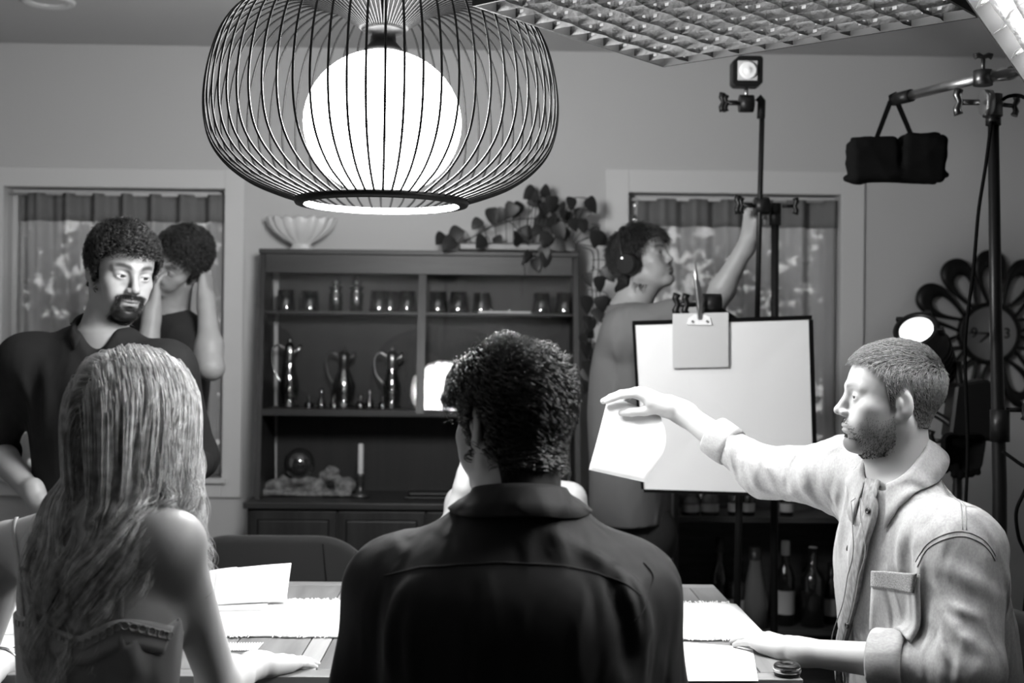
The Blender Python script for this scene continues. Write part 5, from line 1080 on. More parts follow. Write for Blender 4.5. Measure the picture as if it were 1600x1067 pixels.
    for x0, y0, x1, y1, D, w, h in ((1180, 695, 1232, 772, 2.93, .010, .010), (1160, 690, 1186, 755, 2.96, .008, .008), (1135, 672, 1152, 732, 3.0, .008, .007), (1240, 708, 1296, 800, 2.84, .013, .010),
            (1205, 700, 1262, 790, 2.90, .009, -.006), (1270, 705, 1305, 790, 2.80, .010, -.006),
            (1478, 885, 1552, 940, 2.42, .018, .007), (1470, 940, 1530, 965, 2.38, .010, .006), (1448, 950, 1540, 1020, 2.35, .014, .009), (1432, 968, 1470, 1030, 2.35, .009, .008), (1535, 880, 1562, 960, 2.46, .014, .007),
            (1446, 905, 1500, 985, 2.37, .010, -.008), (1436, 955, 1490, 1030, 2.36, .008, -.007),
            (1432, 850, 1398, 965, 2.50, .012, -.010), (1448, 875, 1418, 985, 2.47, .012, .010), (1350, 765, 1303, 935, 2.64, .013, .010), (1328, 742, 1290, 860, 2.72, .013, .009), (1338, 752, 1297, 900, 2.68, .010, -.008),
            (1318, 850, 1300, 1060, 2.66, .013, .009), (1400, 830, 1385, 900, 2.52, .014, .008), (1365, 960, 1340, 1060, 2.55, .014, .009), (1420, 1000, 1380, 1060, 2.48, .012, .008)):
        fo.append((J(x0, y0, D), J(x1, y1, D), w, h))
    w1 = wrinkle(11, 46, .0065, (0, .2, 1)); w2 = wrinkle(5, 110, .0020, (.3, .2, 1))
    cax = unit(A_(-.46, -.28, .84)); S.sub(rc(nb+cax*.035, nb+cax*.2, .066, .09), .012); S.sub(rc(nb+cax*.03+A_(-.055, -.035, -.01), nb+A_(-.13, -.085, .03), .026, .05), .012)
    add_folds(S, lambda P: w1(P)+w2(P), fo)
    # opening at the front below the collar
    Slo, Shi = bbox([pel-A_(0, 0, .1), nb, shR, shL, elL], .20); 
    S.cut(half(cR, unit(wrR-elR)), .003) if False else None
    me = field_mesh('shirt', S, [(Slo, Shi, .006), (bbox([shR, cR], .08)[0], np.minimum(bbox([shR, cR], .08)[1], A_(Slo[0]+.006, 9, 9)), .005)])
    sh = put('shirt', me, M['denim'], root, inv)
    def child(o): o.location = Vector(o.location)+Vector(inv); return o
    c1 = cuff('cuff', cR-(wrR-elR)*.10, cR+(wrR-elR)*.12, .0475, M['denim'], sh, 1.0); c1.location
    c2 = cuff('cuff', cL-(wrL-elL)*.02, cL+(wrL-elL)*.18, .058, M['denim'], sh, 1.04)
    fwt = unit(np.cross(up, -lat)); 
    S0 = Field(); S0.ops = S.ops; K = lambda x, y: JS(S0, x, y, 2.2, 3.1)
    co = collar('collar', nb+cax*.020, cax, unit(A_(-.85, -.52, 0)), .062, .088, .036, .050, .42, M['denim'], sh, point=.050, sy=1.14, field=S)
    pl = strip('placket', S0, [K(1376, 748), K(1366, 790), K(1352, 850), K(1343, 900), K(1334, 950), K(1322, 1000), K(1310, 1060)], .030, M['denim_dark'], sh, .009, .012, 60, 5)
    for x, y in ((1335, 975), (1366, 800)): button(S0, K(x, y), .0065, M['button_dark'], sh, off=.017)
    for x, y in ((1361, 803), (1328, 856)): button(S, K(x-6, y), .0060, M['button_dark'], sh, off=.003)
    pk = patch('pocket', S0, [K(1371, 893), K(1440, 897), K(1424, 1008), K(1366, 985)], M['denim'], sh, .008, .010, 16)
    patch('pocket_flap', S0, [K(1371, 890), K(1442, 895), K(1438, 926), K(1370, 914)], M['denim_seam'], sh, .014, .004, 12)
    for d in (0, 6): seam('seam', S, [K(1452+d, 722-d*.5), K(1475+d, 745-d*.5), K(1496+d, 780), K(1505+d, 826)], M['stitch'], sh)
    for d in (0, 8): seam('seam', S, [K(1430+d*.5, 878+d), K(1445, 852+d), K(1470, 836+d), K(1505, 829+d), K(1538, 842+d), K(1556, 868+d)], M['stitch'], sh, r=.0010)
    for d in (-9, 9): seam('seam', S0, [K(1376+d, 748), K(1352+d, 850), K(1343+d, 900), K(1334+d, 950), K(1318+d, 1010)], M['stitch'], sh, off=.0152)
    for o in sh.children: pass
    # trousers: thighs under the table edge
    T = Field(); hp = pel-A_(0, 0, .05); kn = A_(-.46, -.05, .02)
    T.add(el(hp, (.17, .19, .13)), .03)
    for s_ in (-1, 1):
        h0 = hp-lat*s_*.09*-1; k0 = A_(h0[0]-.40, h0[1]+.02*s_, .50); T.add(rc(h0, k0, .085, .062), .04); T.add(rc(k0, A_(k0[0]+.02, k0[1], .10), .060, .045), .03); T.add(rc(A_(k0[0]+.03, k0[1], .045), A_(k0[0]-.15, k0[1], .035), .042, .034), .02)
    b = bbox([hp, A_(hp[0]-.45, hp[1]-.15, .0), A_(hp[0]-.45, hp[1]+.15, .0)], .19); b[0][2] = 0
    put('trousers', field_mesh('trousers', T, [(b[0], b[1], .012)]), M['trousers'], root, inv)
    return root

# ---- man in the black shirt seen from behind
def dark_hair_curls(hd, base, root, line, thick, n, rng, length, mb='hair_dark', ms='strand_dark', curl=(.009, 1.2), rad=.0011, vox=.0045, inv=(0, 0, 0), noise=.006, freq=70, pad=.05, lift=.62, down=-.5):
    comb = lambda L: np.stack([L[:, 0]*6+.4*np.sin(L[:, 1]*70), L[:, 1]*5+.4*np.sin(L[:, 0]*80), np.interp(L[:, 2], [-.02, .11], [-1.0, down])], 1)
    ho, hf = short_hair(hd, base, root, line, thick, M[mb], M[ms], n, length, comb, rng, rad, lift, 12, vox=vox, noise=noise, freq=freq, curl=curl, pad=pad, sk=.85)
    ho.location = inv; return ho, hf
def skull(hd, nb, r=.056):
    b = Field(); hd.build(b, neck=nb, neck_r=r); return b
def skull_plain(hd, nb, r=.056):
    b = Field(); b.add(hd.e((0, -.014, .032), (.074, .094, .086)), .01).add(hd.e((0, .030, .030), (.062, .056, .062)), .03).add(hd.e((0, .028, -.030), (.057, .055, .070)), .03)
    return b.add(rc(hd.w(0, -.024, -.045), nb, r, r*1.1), .03)
def back_man():
    root = person('man in a black shirt seated at the table with his back turned', J(800, 1067, 2.05)*A_(1, 1, 0)); inv = -np.array(root.location)
    hd = Head(J(795, 660, 2.06), (-.58, .80, -.12), (0, .06, 1), .97); nb = J(812, 800, 2.02)
    shL, shR = J(622, 925, 2.08), J(978, 930, 2.06); pel = J(800, 1330, 2.02); elL, elR = J(548, 1190, 2.14), J(1036, 1195, 2.12)
    wL, wR = A_(-.13, 2.40, .62), A_(.13, 2.38, .62); lat = unit(shR-shL)
    F = Field(); hd.build(F, neck=nb, neck_r=.058); F.add(loft(pel, nb, lat, [(.1, .15, .10, 0, 0), (.85, .15, .085, 0, 0), (1.0, .07, .06, 0, 0)]), .03)
    arm(F, elL, elL*.6+wL*.4, wL); arm(F, elR, elR*.6+wR*.4, wR)
    hand(F, wL, A_(.25, .9, -.3), A_(0, .3, 1), 1, False); hand(F, wR, A_(-.25, .9, -.3), A_(0, .3, 1), 1, True)
    lo, hi = hd.box(); regs = [(lo, hi, .003), (nb-A_(.13, .13, .06), A_(nb[0]+.13, nb[1]+.13, lo[2]+.004), .005)]
    arm(F, shL, elL, wL); arm(F, shR, elR, wR); b = bbox([shL, shR, elL, elR, wL, wR, wL+A_(0, .16, -.03)], .06); b[1][2] = nb[2]-.055; regs.append((b[0], b[1], .009))
    put('body', field_mesh('body', F, regs, lambda P: hd.face_tone(P, .36, brow=.2)), M['skin'], root, inv)
    base = skull(hd, nb, .058); line = lambda L: hd.hairline(L, .058, .03, -.03, .032, -.128)
    thick = lambda L: np.interp(L[:, 2], [-.13, -.05, .0, .06, .12], [.007, .010, .011, .013, .014])*np.interp(L[:, 1], [-.11, .03, .09], [1.0, 1.0, .8])*np.where((np.abs(L[:, 1]+.01) < .04) & (L[:, 2] < .045), .35, 1.0)
    ln = lambda L: np.interp(L[:, 2], [-.12, -.05, 0, .06, .12], [.040, .040, .030, .036, .042])*np.where((np.abs(L[:, 1]+.01) < .04) & (L[:, 2] < .045), .4, 1.0)
    dark_hair_curls(hd, base, root, line, thick, 5200, np.random.default_rng(21), ln, inv=inv, rad=.0011, curl=(.0085, 1.5), noise=.006, freq=55, lift=.45, pad=.07)
    S = Field(); up = unit(nb-pel)
    S.add(loft(pel, nb-A_(0, 0, .005), lat, [(.0, .21, .15, 0, 0), (.3, .205, .15, 0, 0), (.55, .215, .15, -.01, 0), (.74, .215, .14, -.02, 0), (.86, .185, .115, -.02, 0), (.95, .115, .085, -.01, 0), (1.0, .075, .068, 0, 0)], 2.4), .02)
    for sh_ in (shL, shR): S.add(rc(nb-A_(0, 0, .035), sh_+A_(0, -.005, .012), .070, .070), .06)
    for a, b in ((shL, elL), (shR, elR)): S.add(rc(a, b, .080, .066), .06)
    for a, b in ((elL, wL), (elR, wR)): S.add(rc(a, a*.25+b*.75, .066, .045), .03)
    S.sub(rc(nb+A_(0, .01, .03), nb+A_(0, .03, .2), .066, .09), .01)
    fo = []
    for x0, y0, x1, y1, w, h in ((960, 890, 985, 1000, .014, .012), (945, 905, 960, 1040, .012, -.010), (985, 900, 1010, 960, .012, .010), (1000, 905, 1040, 1060, .016, .012), (930, 860, 1000, 905, .014, .009), (620, 900, 590, 1050, .016, .010), (650, 905, 660, 1060, .014, .008), (870, 830, 960, 870, .016, .008), (1010, 960, 1050, 1067, .012, -.008)):
        fo.append((J(x0, y0, 1.92), J(x1, y1, 1.92), w, h))
    w1 = wrinkle(31, 40, .0042, (0, .1, 1)); add_folds(S, w1, fo)
    b = bbox([shL, shR, nb, pel, elL, elR, wL, wR], .13); b[0][1] -= .1; so = put('shirt', field_mesh('shirt', S, [(b[0], b[1], .008)]), M['shirt_black'], root, inv)
    K = lambda x, y: JS(S, x, y, 1.6, 2.4)
    collar('collar', nb-A_(0, 0, .012), unit(A_(0, .22, 1)), A_(-.05, 1, 0), .066, .086, .046, .050, .35, M['shirt_black'], so, point=.03, field=S)
    seam('seam', S, [K(600, 900), K(700, 884), K(800, 880), K(900, 888), K(960, 905), K(1000, 930)], M['shirt_dark'], so, r=.0016)
    seam('seam', S, [K(1005, 880), K(1020, 905), K(1010, 940), K(985, 975)], M['shirt_dark'], so, r=.0016)
    seated_legs(root, inv, pel, A_(0, 1, 0), lat, M['trousers'])
    return root
def seated_legs(root, inv, pel, fw, lat, m, length=.42, r=1.0):
    T = Field(); hp = A_(pel[0], pel[1], .57); T.add(el(hp, (.16*r, .15*r, .115)), .03); pts = [hp]
    fw = unit(fw); lat = unit(np.asarray(lat, float)*A_(1, 1, 0))
    for s_ in (-1, 1):
        h0 = hp+lat*s_*.085; k0 = h0+fw*length+lat*s_*.03; k0[2] = .54; an = k0+fw*.03; an[2] = .10
        T.add(rc(h0, k0, .085*r, .062*r), .04); T.add(rc(k0, an, .060*r, .043*r), .03); t0 = an-fw*.03; t0[2] = .048; t1 = an+fw*.15; t1[2] = .037; T.add(rc(t0, t1, .044, .034), .02); pts += [k0, t1, t0]
    b = bbox(pts, .16); b[0][2] = 0.0; return put('trousers', field_mesh('trousers', T, [(b[0], b[1], .014)]), m, root, inv)

# ---- woman with long blonde hair seen from behind
def blonde_woman():
    root = person('woman in a lace-edged satin camisole seated with her back turned, hand on table', J(150, 1067, 2.1)*A_(1, 1, 0)); inv = -np.array(root.location)
    hd = Head(J(212, 664, 2.12), (.42, .90, -.12), (-.03, .05, 1), .92); nb = J(168, 800, 2.09)
    shR, shL = J(268, 850, 2.02), J(14, 862, 2.22); pel = J(140, 1320, 2.1); elR, wR = J(342, 1068, 2.24), J(398, 1040, 2.44)
    elL, wL = J(-60, 1085, 2.32), J(5, 1034, 2.50); lat = unit(shR-shL); up = unit(nb-pel)
    F = Field(); hd.build(F, neck=nb, neck_r=.048, jaw=.92)
    secs = [(.0, .165, .115, 0, 0), (.2, .16, .11, 0, 0), (.42, .135, .095, 0, 0), (.62, .145, .098, -.005, 0), (.78, .155, .09, -.012, 0), (.9, .13, .07, -.015, 0), (1.0, .06, .052, 0, 0)]
    F.add(loft(pel, nb, lat, secs, 2.3), .02)
    for sh_ in (shL, shR): F.add(rc(nb-A_(0, 0, .02), sh_, .050, .050), .05)
    arm(F, shR, elR, wR, .93, .03); arm(F, shL, elL, wL, .90, .03)
    F.sub(rc(nb-up*.06, nb-up*.42, .004, .004), .05)                                    # spine
    hand(F, wR+A_(.01, .01, 0), unit(J(472, 1031, 2.54)-wR), A_(-.1, -.2, 1), .92, True, [(.1, .15, .15), (.08, .12, .12), (.08, .12, .12), (.1, .15, .15)], thumb=(.45, .2), spread=.03)
    hand(F, wL, unit(A_(.8, .55, -.05)), A_(0, -.2, 1), .92, False, [(.3, .4, .3)]*4)
    b = bbox([shL, shR, nb+A_(0, 0, .06), pel+A_(0, 0, .25), elR], .10); regs = [(b[0], b[1], .006)]
    h = bbox([wR, J(475, 1031, 2.56)], .055); regs.append((h[0], h[1], .0028)); h = bbox([elR, wR], .06); h[0][0] = b[1][0] if False else h[0][0]; regs.append((h[0], h[1], .005))
    h = bbox([elL, wL, wL+A_(.14, .10, 0)], .06); regs.append((h[0], h[1], .005)); lo, hi = hd.box(); lo[2] = b[1][2]-.008; regs.append((lo, hi, .004))
    put('body', field_mesh('body', F, regs, lambda P: np.full(len(P), .47)), M['skin'], root, inv)
    K = lambda x, y: JS(F, x, y, 1.7, 2.5)
    # camisole
    C = Field(); C.add(loft(pel, nb, lat, [(t, a+.005, d+.005, f, s_) for t, a, d, f, s_ in secs], 2.3), .02); w1 = wrinkle(8, 40, .0030, (0, .3, 1))
    add_folds(C, lambda P: np.maximum(w1(P), -.001)*np.clip((J(100, 985, 2.0)[2]-P[:, 2])/.05, 0, 1), [(J(192, 990, 1.97), J(225, 1067, 1.97), .014, .006)], .012)
    C2 = Field(); C2.ops = C.ops[:1]; KC = lambda x, y: JS(C2, x, y, 1.7, 2.5)
    pts = [(30, 966), (60, 972), (100, 990), (130, 1000), (160, 985), (190, 968), (225, 975), (262, 985), (290, 990)]
    top = np.array([KC(x, y) for x, y in pts]); zt = lambda P: np.interp(P@lat, np.sort(top@lat), top[np.argsort(top@lat)][:, 2])
    C.ops.append((2, ((lambda P: P[:, 2]-zt(P)), nb, 10.0), .003)); b2 = bbox([top.min(0), top.max(0), pel], .20); b2[1][2] = top[:, 2].max()+.02
    cam = put('camisole', field_mesh('camisole', C, [(b2[0], b2[1], .006)]), M['satin'], root, inv)
    la = strip('lace_band', C2, [KC(30, 985), KC(60, 990), KC(100, 1010), KC(130, 1016), KC(160, 1002), KC(190, 990), KC(225, 992), KC(262, 1000)], .046, M['lace'], cam, .0012, .0014, 60, 5)
    for d, nm in ((0, 0), (8, 1)): seam('lace_edge', C2, [KC(x, y+2+d*1.4) for x, y in pts[:-1]], M['lace'], cam, r=.0018, off=.002, n=60)
    for i in range(20):                                                                # eyelets of the lace edge
        u = i/19*(len(pts)-2); k = int(u); x = pts[k][0]+(pts[k+1][0]-pts[k][0])*(u-k); y = pts[k][1]+(pts[k+1][1]-pts[k][1])*(u-k)
        c = project(C2, [KC(x, y+7)], 4, .003)[0]; n_ = grad(C2, np.array([c]))[0]; xx, yy, _ = frame_from(n_)
        tube('lace_loop', [c+(xx*math.cos(a)+yy*math.sin(a))*.0062 for a in np.linspace(0, 6.283, 13)], .0012, M['lace'], cam, 4, False)
    strip('strap', F, [K(222, 790), K(205, 820), K(194, 860), K(192, 910), K(190, 968)], .0065, M['lace'], cam, .002, .002, 30, 3)
    strip('strap', F, [K(24, 795), K(26, 850), K(34, 920), K(40, 970)], .0065, M['lace'], cam, .002, .002, 30, 3)
    x_, y_, z_ = frame_from(wL-elL); tube('bracelet', [wL-(wL-elL)*.05+(x_*math.cos(a)+y_*math.sin(a))*.031 for a in np.linspace(0, 6.283, 25)], .0022, M['silver'], root, 6, False).location = inv
    seated_legs(root, inv, pel, A_(.25, .95, 0), lat, M['trousers'], .40, .92)
    # hair: long loose waves
    base = skull(hd, nb, .048); line = lambda L: hd.hairline(L, .058, .03, -.03, -.02, -.06)
    rng = np.random.default_rng(3); N = 8200; P, Nn, L = scalp_points(hd, base, line, N, rng); KN = 34; Sx = np.empty((N, KN, 3))
    part = np.sign(L[:, 0]+.012)
    ends_w = hd.w(0, 0, 0); ph = rng.uniform(0, 1, N); lock = (np.floor((np.arctan2(L[:, 0], -L[:, 1])+math.pi)/(2*math.pi)*46)+7*np.floor(L[:, 2]*30)).astype(int)
    lr = np.random.default_rng(5); lph = lr.uniform(0, 6.28, 2000)[lock % 2000]; lam = lr.uniform(.017, .032, 2000)[lock % 2000]; lfr = lr.uniform(1.9, 2.9, 2000)[lock % 2000]; lln = lr.uniform(.78, 1.08, 2000)[lock % 2000]
    ldx = lr.normal(0, .012, 2000)[lock % 2000]
    # flow: lifts off the scalp, sweeps back from the parting and falls down the back
    G = Field(); G.ops = F.ops; g_dir = A_(0, 0, -1); pos = P+Nn*.004; vel = Nn*.30+(hd.R[:, 0][None, :]*part[:, None])*.55-hd.R[:, 1][None, :]*.35
    vel /= np.linalg.norm(vel, axis=1)[:, None]; seg = .0135*lln*rng.uniform(.93, 1.07, N); target_c = J(158, 820, 1.97)
    for k in range(KN):
        Sx[:, k] = pos; u = k/(KN-1)
        pull = np.tile(g_dir, (N, 1))*(.42+.4*u)
        ctr = A_(target_c[0], target_c[1], 0)[None, :]-pos*A_(1, 1, 0); below = np.clip((hd.c[2]-.05-pos[:, 2])/.10, 0, 1)
        pull += ctr*(.9*below)[:, None]
        vel = vel*.72+pull; vel /= np.linalg.norm(vel, axis=1)[:, None]; pos = pos+vel*seg[:, None]
        dist = base(pos, cull=False); lim = .007+.004*np.sin(lph)+.006*ph; m = dist < lim
        if m.any(): pos[m] += grad(base, pos[m])*(lim-dist)[m][:, None]*.8
        dist = F(pos, cull=False); lim2 = .006+.022*ph; m = dist < lim2
        if m.any(): pos[m] += grad(F, pos[m])*(lim2-dist)[m][:, None]*.8
    s_ax = unit(lat*A_(1, 1, 0)); n_ax = A_(-s_ax[1], s_ax[0], 0)
    uu = np.linspace(0, 1, KN)[None, :]; amp = lam[:, None]*np.clip((uu-.34)/.40, 0, 1)*1.0; a = lph[:, None]+lfr[:, None]*6.283*uu
    Sx += amp[..., None]*(np.sin(a)[..., None]*s_ax+.6*np.cos(a)[..., None]*n_ax)+(ldx[:, None]*np.clip(uu-.3, 0, 1)*1.4)[..., None]*s_ax
    cen = {}
    for l in np.unique(lock):                                                          # strands of a lock gather together
        m = lock == l; c = Sx[m].mean(0); wt = (np.clip(uu[0]-.05, 0, 1)**.6*.50)[None, :, None]; Sx[m] = Sx[m]*(1-wt)+c[None]*wt+ (Sx[m]-c[None])*0.0
    Sx += rng.normal(size=(N, 1, 3))*.0012
    hf = HairField(hd, base, lambda L: np.interp(L[:, 2], [-.08, 0, .1], [.006, .007, .006]), line, .002, 60)
    lo, hi = hd.box(.05); ho = put('hair', field_mesh('hair', hf, [(lo, hi, .006)]), M['hair_blonde'], root, inv)
    curves_obj('strands', Sx, .00062, M['strand_blonde'], ho)
    return root

def shirt_field(pel, nb, lat, shs, w=.20, d=.14, ex=2.4, drop=.02):
    S = Field(); S.add(loft(pel, nb, lat, [(.0, w*.97, d, 0, 0), (.3, w*.92, d*.98, 0, 0), (.55, w*.98, d, .0, 0), (.74, w, d*.95, -.005, 0), (.86, w*.88, d*.8, -.005, 0), (.95, w*.56, d*.6, 0, 0), (1.0, .072, .066, 0, 0)], ex), .02)
    for s_ in shs: S.add(rc(nb-A_(0, 0, drop+.015), s_, .062, .064), .06)
    return S
def standing_legs(root, inv, pel, lat, fw, m, gap=.09, vox=.012):
    T = Field(); lat = unit(np.asarray(lat)*A_(1, 1, 0)); fw = unit(np.asarray(fw)*A_(1, 1, 0)); T.add(el(pel, (.165, .125, .14)), .03); T.add(rc(pel+A_(0, 0, .1), pel, .125, .13), .05); pts = [pel+A_(0, 0, .2)]
    for s_ in (-1, 1):
        h0 = pel+lat*s_*gap-A_(0, 0, .03); k0 = h0+fw*.02; k0[2] = .48; an = h0+lat*s_*.02; an[2] = .09
        T.add(rc(h0, k0, .088, .064), .04); T.add(rc(k0, an, .063, .05), .03); a = an-fw*.05; a[2] = .045; b = an+fw*.16; b[2] = .037; T.add(rc(a, b, .043, .035), .02); pts += [a, b]
    T.sub(rc(pel+A_(0, 0, .16), pel+A_(0, 0, .4), .10, .12), .02)
    b = bbox(pts, .17); b[0][2] = 0; return put('trousers', field_mesh('trousers', T, [(b[0], b[1], vox)]), m, root, inv)

# ---- bearded man standing in the dark shirt
def standing_man():
    D = 3.56; root = person('man standing hands on hips in a dark open-neck shirt with rolled sleeves', J(170, 1000, D)*A_(1, 1, 0)); inv = -np.array(root.location)
    hd = Head(J(190, 425, D), (.60, -.78, -.20), (.17, -.1, 1), 1.06); nb = J(158, 520, D+.03)
    shR, shL = J(40, 566, D+.02), J(262, 578, D-.03); pel = J(158, 815, D+.06); elR, wR = J(-14, 695, D+.10), J(52, 772, D-.06); elL, wL = J(306, 715, D+.08), J(262, 745, D-.08); lat = unit(shR-shL)
    F = Field(); hd.build(F, lids=.0040, neck=nb, neck_r=.054, jaw=.94); F.add(loft(pel, nb, -lat, [(.2, .14, .10, 0, 0), (.8, .15, .09, 0, 0), (.95, .11, .07, 0, 0), (1.0, .06, .055, 0, 0)]), .04)
    arm(F, shR, elR, wR, 1.05); arm(F, shL, elL, wL, 1.05)
    hand(F, wR+unit(wR-elR)*.02, unit(A_(.35, -.25, -.8)), A_(-.6, -.75, .1), 1.05, True, [(.4, .5, .3)]*4); hand(F, wL, unit(A_(-.3, -.35, -.8)), A_(.7, -.7, 0), 1.05, False, [(.3, .4, .3)]*4)
    lo, hi = hd.box(); regs = [(lo, hi, .0028), (nb-A_(.14, .14, .10), A_(nb[0]+.14, nb[1]+.14, lo[2]+.004), .005)]
    for e, w in ((elR, wR), (elL, wL)): b = bbox([e, w, w-A_(0, .04, .16)], .06); regs.append((b[0], b[1], .0045))
    b = bbox([shR, shL, elR, elL], .06); b[1][2] = nb[2]-.098; b[0][2] = max(elR[2], elL[2])+.055; regs.append((b[0], b[1], .010))
    put('body', field_mesh('body', F, regs, lambda P: hd.face_tone(P, .27, brow=.06, beard='goatee', beard_tone=.012, lips=.62)), M['skin'], root, inv)
    hd.eyes(root, *EYES, look=(-.25, 1, -.12))
    base = skull(hd, nb, .056); line = lambda L: hd.hairline(L, .054, .026, -.028, .030, -.07)
    thick = lambda L: np.interp(L[:, 2], [-.08, -.02, .04, .09, .12], [.004, .007, .012, .017, .019])
    ln = lambda L: np.interp(L[:, 2], [-.05, .0, .06, .12], [.010, .016, .024, .028])
    dark_hair_curls(hd, base, root, line, thick, 3800, np.random.default_rng(33), ln, 'hair_black', 'strand_black', (.006, 1.3), .0012, .005, inv, .006, 90, .05)
    beard_strands(hd, base, root, inv, 'goatee', 1500, .009, M['strand_black'], .0006)
    S = shirt_field(pel-A_(0, 0, .02), nb, -lat, (shR, shL), .205, .135); cR, cL = elR+(wR-elR)*.10, elL+(wL-elL)*.15
    for s_, e, c in ((shR, elR, cR), (shL, elL, cL)): S.add(rc(s_, e, .076, .062), .06); S.add(rc(e, c, .062, .056), .03)
    fw = unit(A_(.12, -1, 0)); S.sub(rc(nb+A_(0, -.01, .035), nb+A_(0, -.03, .2), .066, .09), .01)
    S.sub(rc(nb+fw*.085+A_(0, 0, .02), nb+fw*.125-A_(0, 0, .085), .052, .008), .012)
    fo = [(J(x0, y0, D-.12), J(x1, y1, D-.12), w, h) for x0, y0, x1, y1, w, h in ((60, 560, 45, 680, .018, .010), (255, 600, 285, 690, .016, .010), (235, 600, 245, 700, .014, -.008), (20, 600, 10, 690, .014, .008), (100, 580, 95, 700, .018, .007))]
    w1 = wrinkle(41, 42, .004, (0, .1, 1)); add_folds(S, w1, fo)
    b = bbox([shR, shL, nb, pel, elR, elL], .15); so = put('shirt', field_mesh('shirt', S, [(b[0], b[1], .0085)]), M['shirt_dark'], root, inv)
    for e, w, c in ((elR, wR, cR), (elL, wL, cL)): cuff('cuff', c-(w-e)*.12, c+(w-e)*.16, .060, M['shirt_dark'], so)
    collar('collar', nb+A_(0, .005, -.004), unit(A_(.04, -.42, 1)), fw, .064, .074, .040, .034, .62, M['shirt_dark'], so, point=.02, field=S)
    standing_legs(root, inv, J(178, 850, D+.06), lat, A_(.1, -1, 0), M['trousers_grey']); return root

# ---- man holding his head behind the standing man
def weary_man():
    D = 4.32; root = person('man in a black tee with bowed head held in both hands, by window', J(225, 900, D+.1)*A_(1, 1, 0)); inv = -np.array(root.location)
    hd = Head(J(279, 410, D), (-.42, -.86, -.30), (.55, -.2, .80), .97); nb = J(268, 490, D+.10)
    shL, shR = J(288, 528, D+.04), J(185, 525, D+.08); pel = J(222, 830, D+.14); elL, wL = J(330, 574, D-.12), J(322, 468, D-.02); elR, wR = J(226, 590, D-.14), J(238, 486, D-.10); lat = unit(shR-shL)
    F = Field(); hd.build(F, lids=.0018, neck=nb, neck_r=.054); F.add(loft(pel, nb, -lat, [(.2, .13, .09, 0, 0), (.85, .13, .08, 0, 0), (1.0, .06, .05, 0, 0)]), .04)
    arm(F, shL, elL, wL, 1.05, .03); arm(F, shR, elR, wR, 1.05, .03)
    hand(F, wL, unit(J(322, 412, D+.03)-wL), A_(.95, -.2, .1), .98, False, [(.15, .25, .2)]*4, thumb=(.3, .1)); hand(F, wR, unit(J(242, 425, D-.06)-wR), A_(-.85, -.5, .1), .98, True, [(.25, .35, .3)]*4, thumb=(.3, .1))
    lo, hi = hd.box(); b = bbox([shL, elL, wL, elR, wR, nb], .06); regs = [(lo, hi, .003), (b[0], A_(b[1][0], b[1][1], lo[2]+.006), .0055)]
    b = bbox([wL, J(322, 412, D)], .07); regs.append((b[0], b[1], .004)); b = bbox([wR, J(242, 425, D-.05)], .07); regs.append((b[0], b[1], .004))
    put('body', field_mesh('body', F, regs, lambda P: hd.face_tone(P, .24, brow=.15, beard='moustache', beard_tone=.02, lips=.6)), M['skin'], root, inv)
    base = skull(hd, nb, .054); line = lambda L: hd.hairline(L, .056, .03, -.02, .02, -.07)
    thick = lambda L: np.interp(L[:, 2], [-.08, -.02, .04, .09, .12], [.005, .009, .013, .015, .015])*np.interp(L[:, 1], [-.1, .02, .07], [1, 1, .35]); ln = lambda L: np.interp(L[:, 2], [-.05, .0, .06, .12], [.012, .018, .026, .030])
    dark_hair_curls(hd, base, root, line, thick, 3000, np.random.default_rng(35), ln, 'hair_black', 'strand_black', (.006, 1.2), .0014, .006, inv, .006, 80, .05)
    S = shirt_field(pel, nb-A_(0, 0, .01), -lat, (shR, shL), .17, .12); 
    for s_, e in ((shR, elR), (shL, elL)): S.add(rc(s_, s_*.45+e*.55, .072, .064), .05)
    S.sub(rc(nb+A_(0, -.02, .03), nb+A_(0, -.06, .2), .062, .09), .01); w1 = wrinkle(43, 40, .004, (0, .1, 1)); add_folds(S, w1, [])
    b = bbox([shR, shL, nb, pel], .16); put('tee_shirt', field_mesh('tee_shirt', S, [(b[0], b[1], .010)]), M['tee_black'], root, inv)
    standing_legs(root, inv, J(222, 850, D+.14), lat, A_(0, -1, 0), M['trousers'], vox=.018); return root

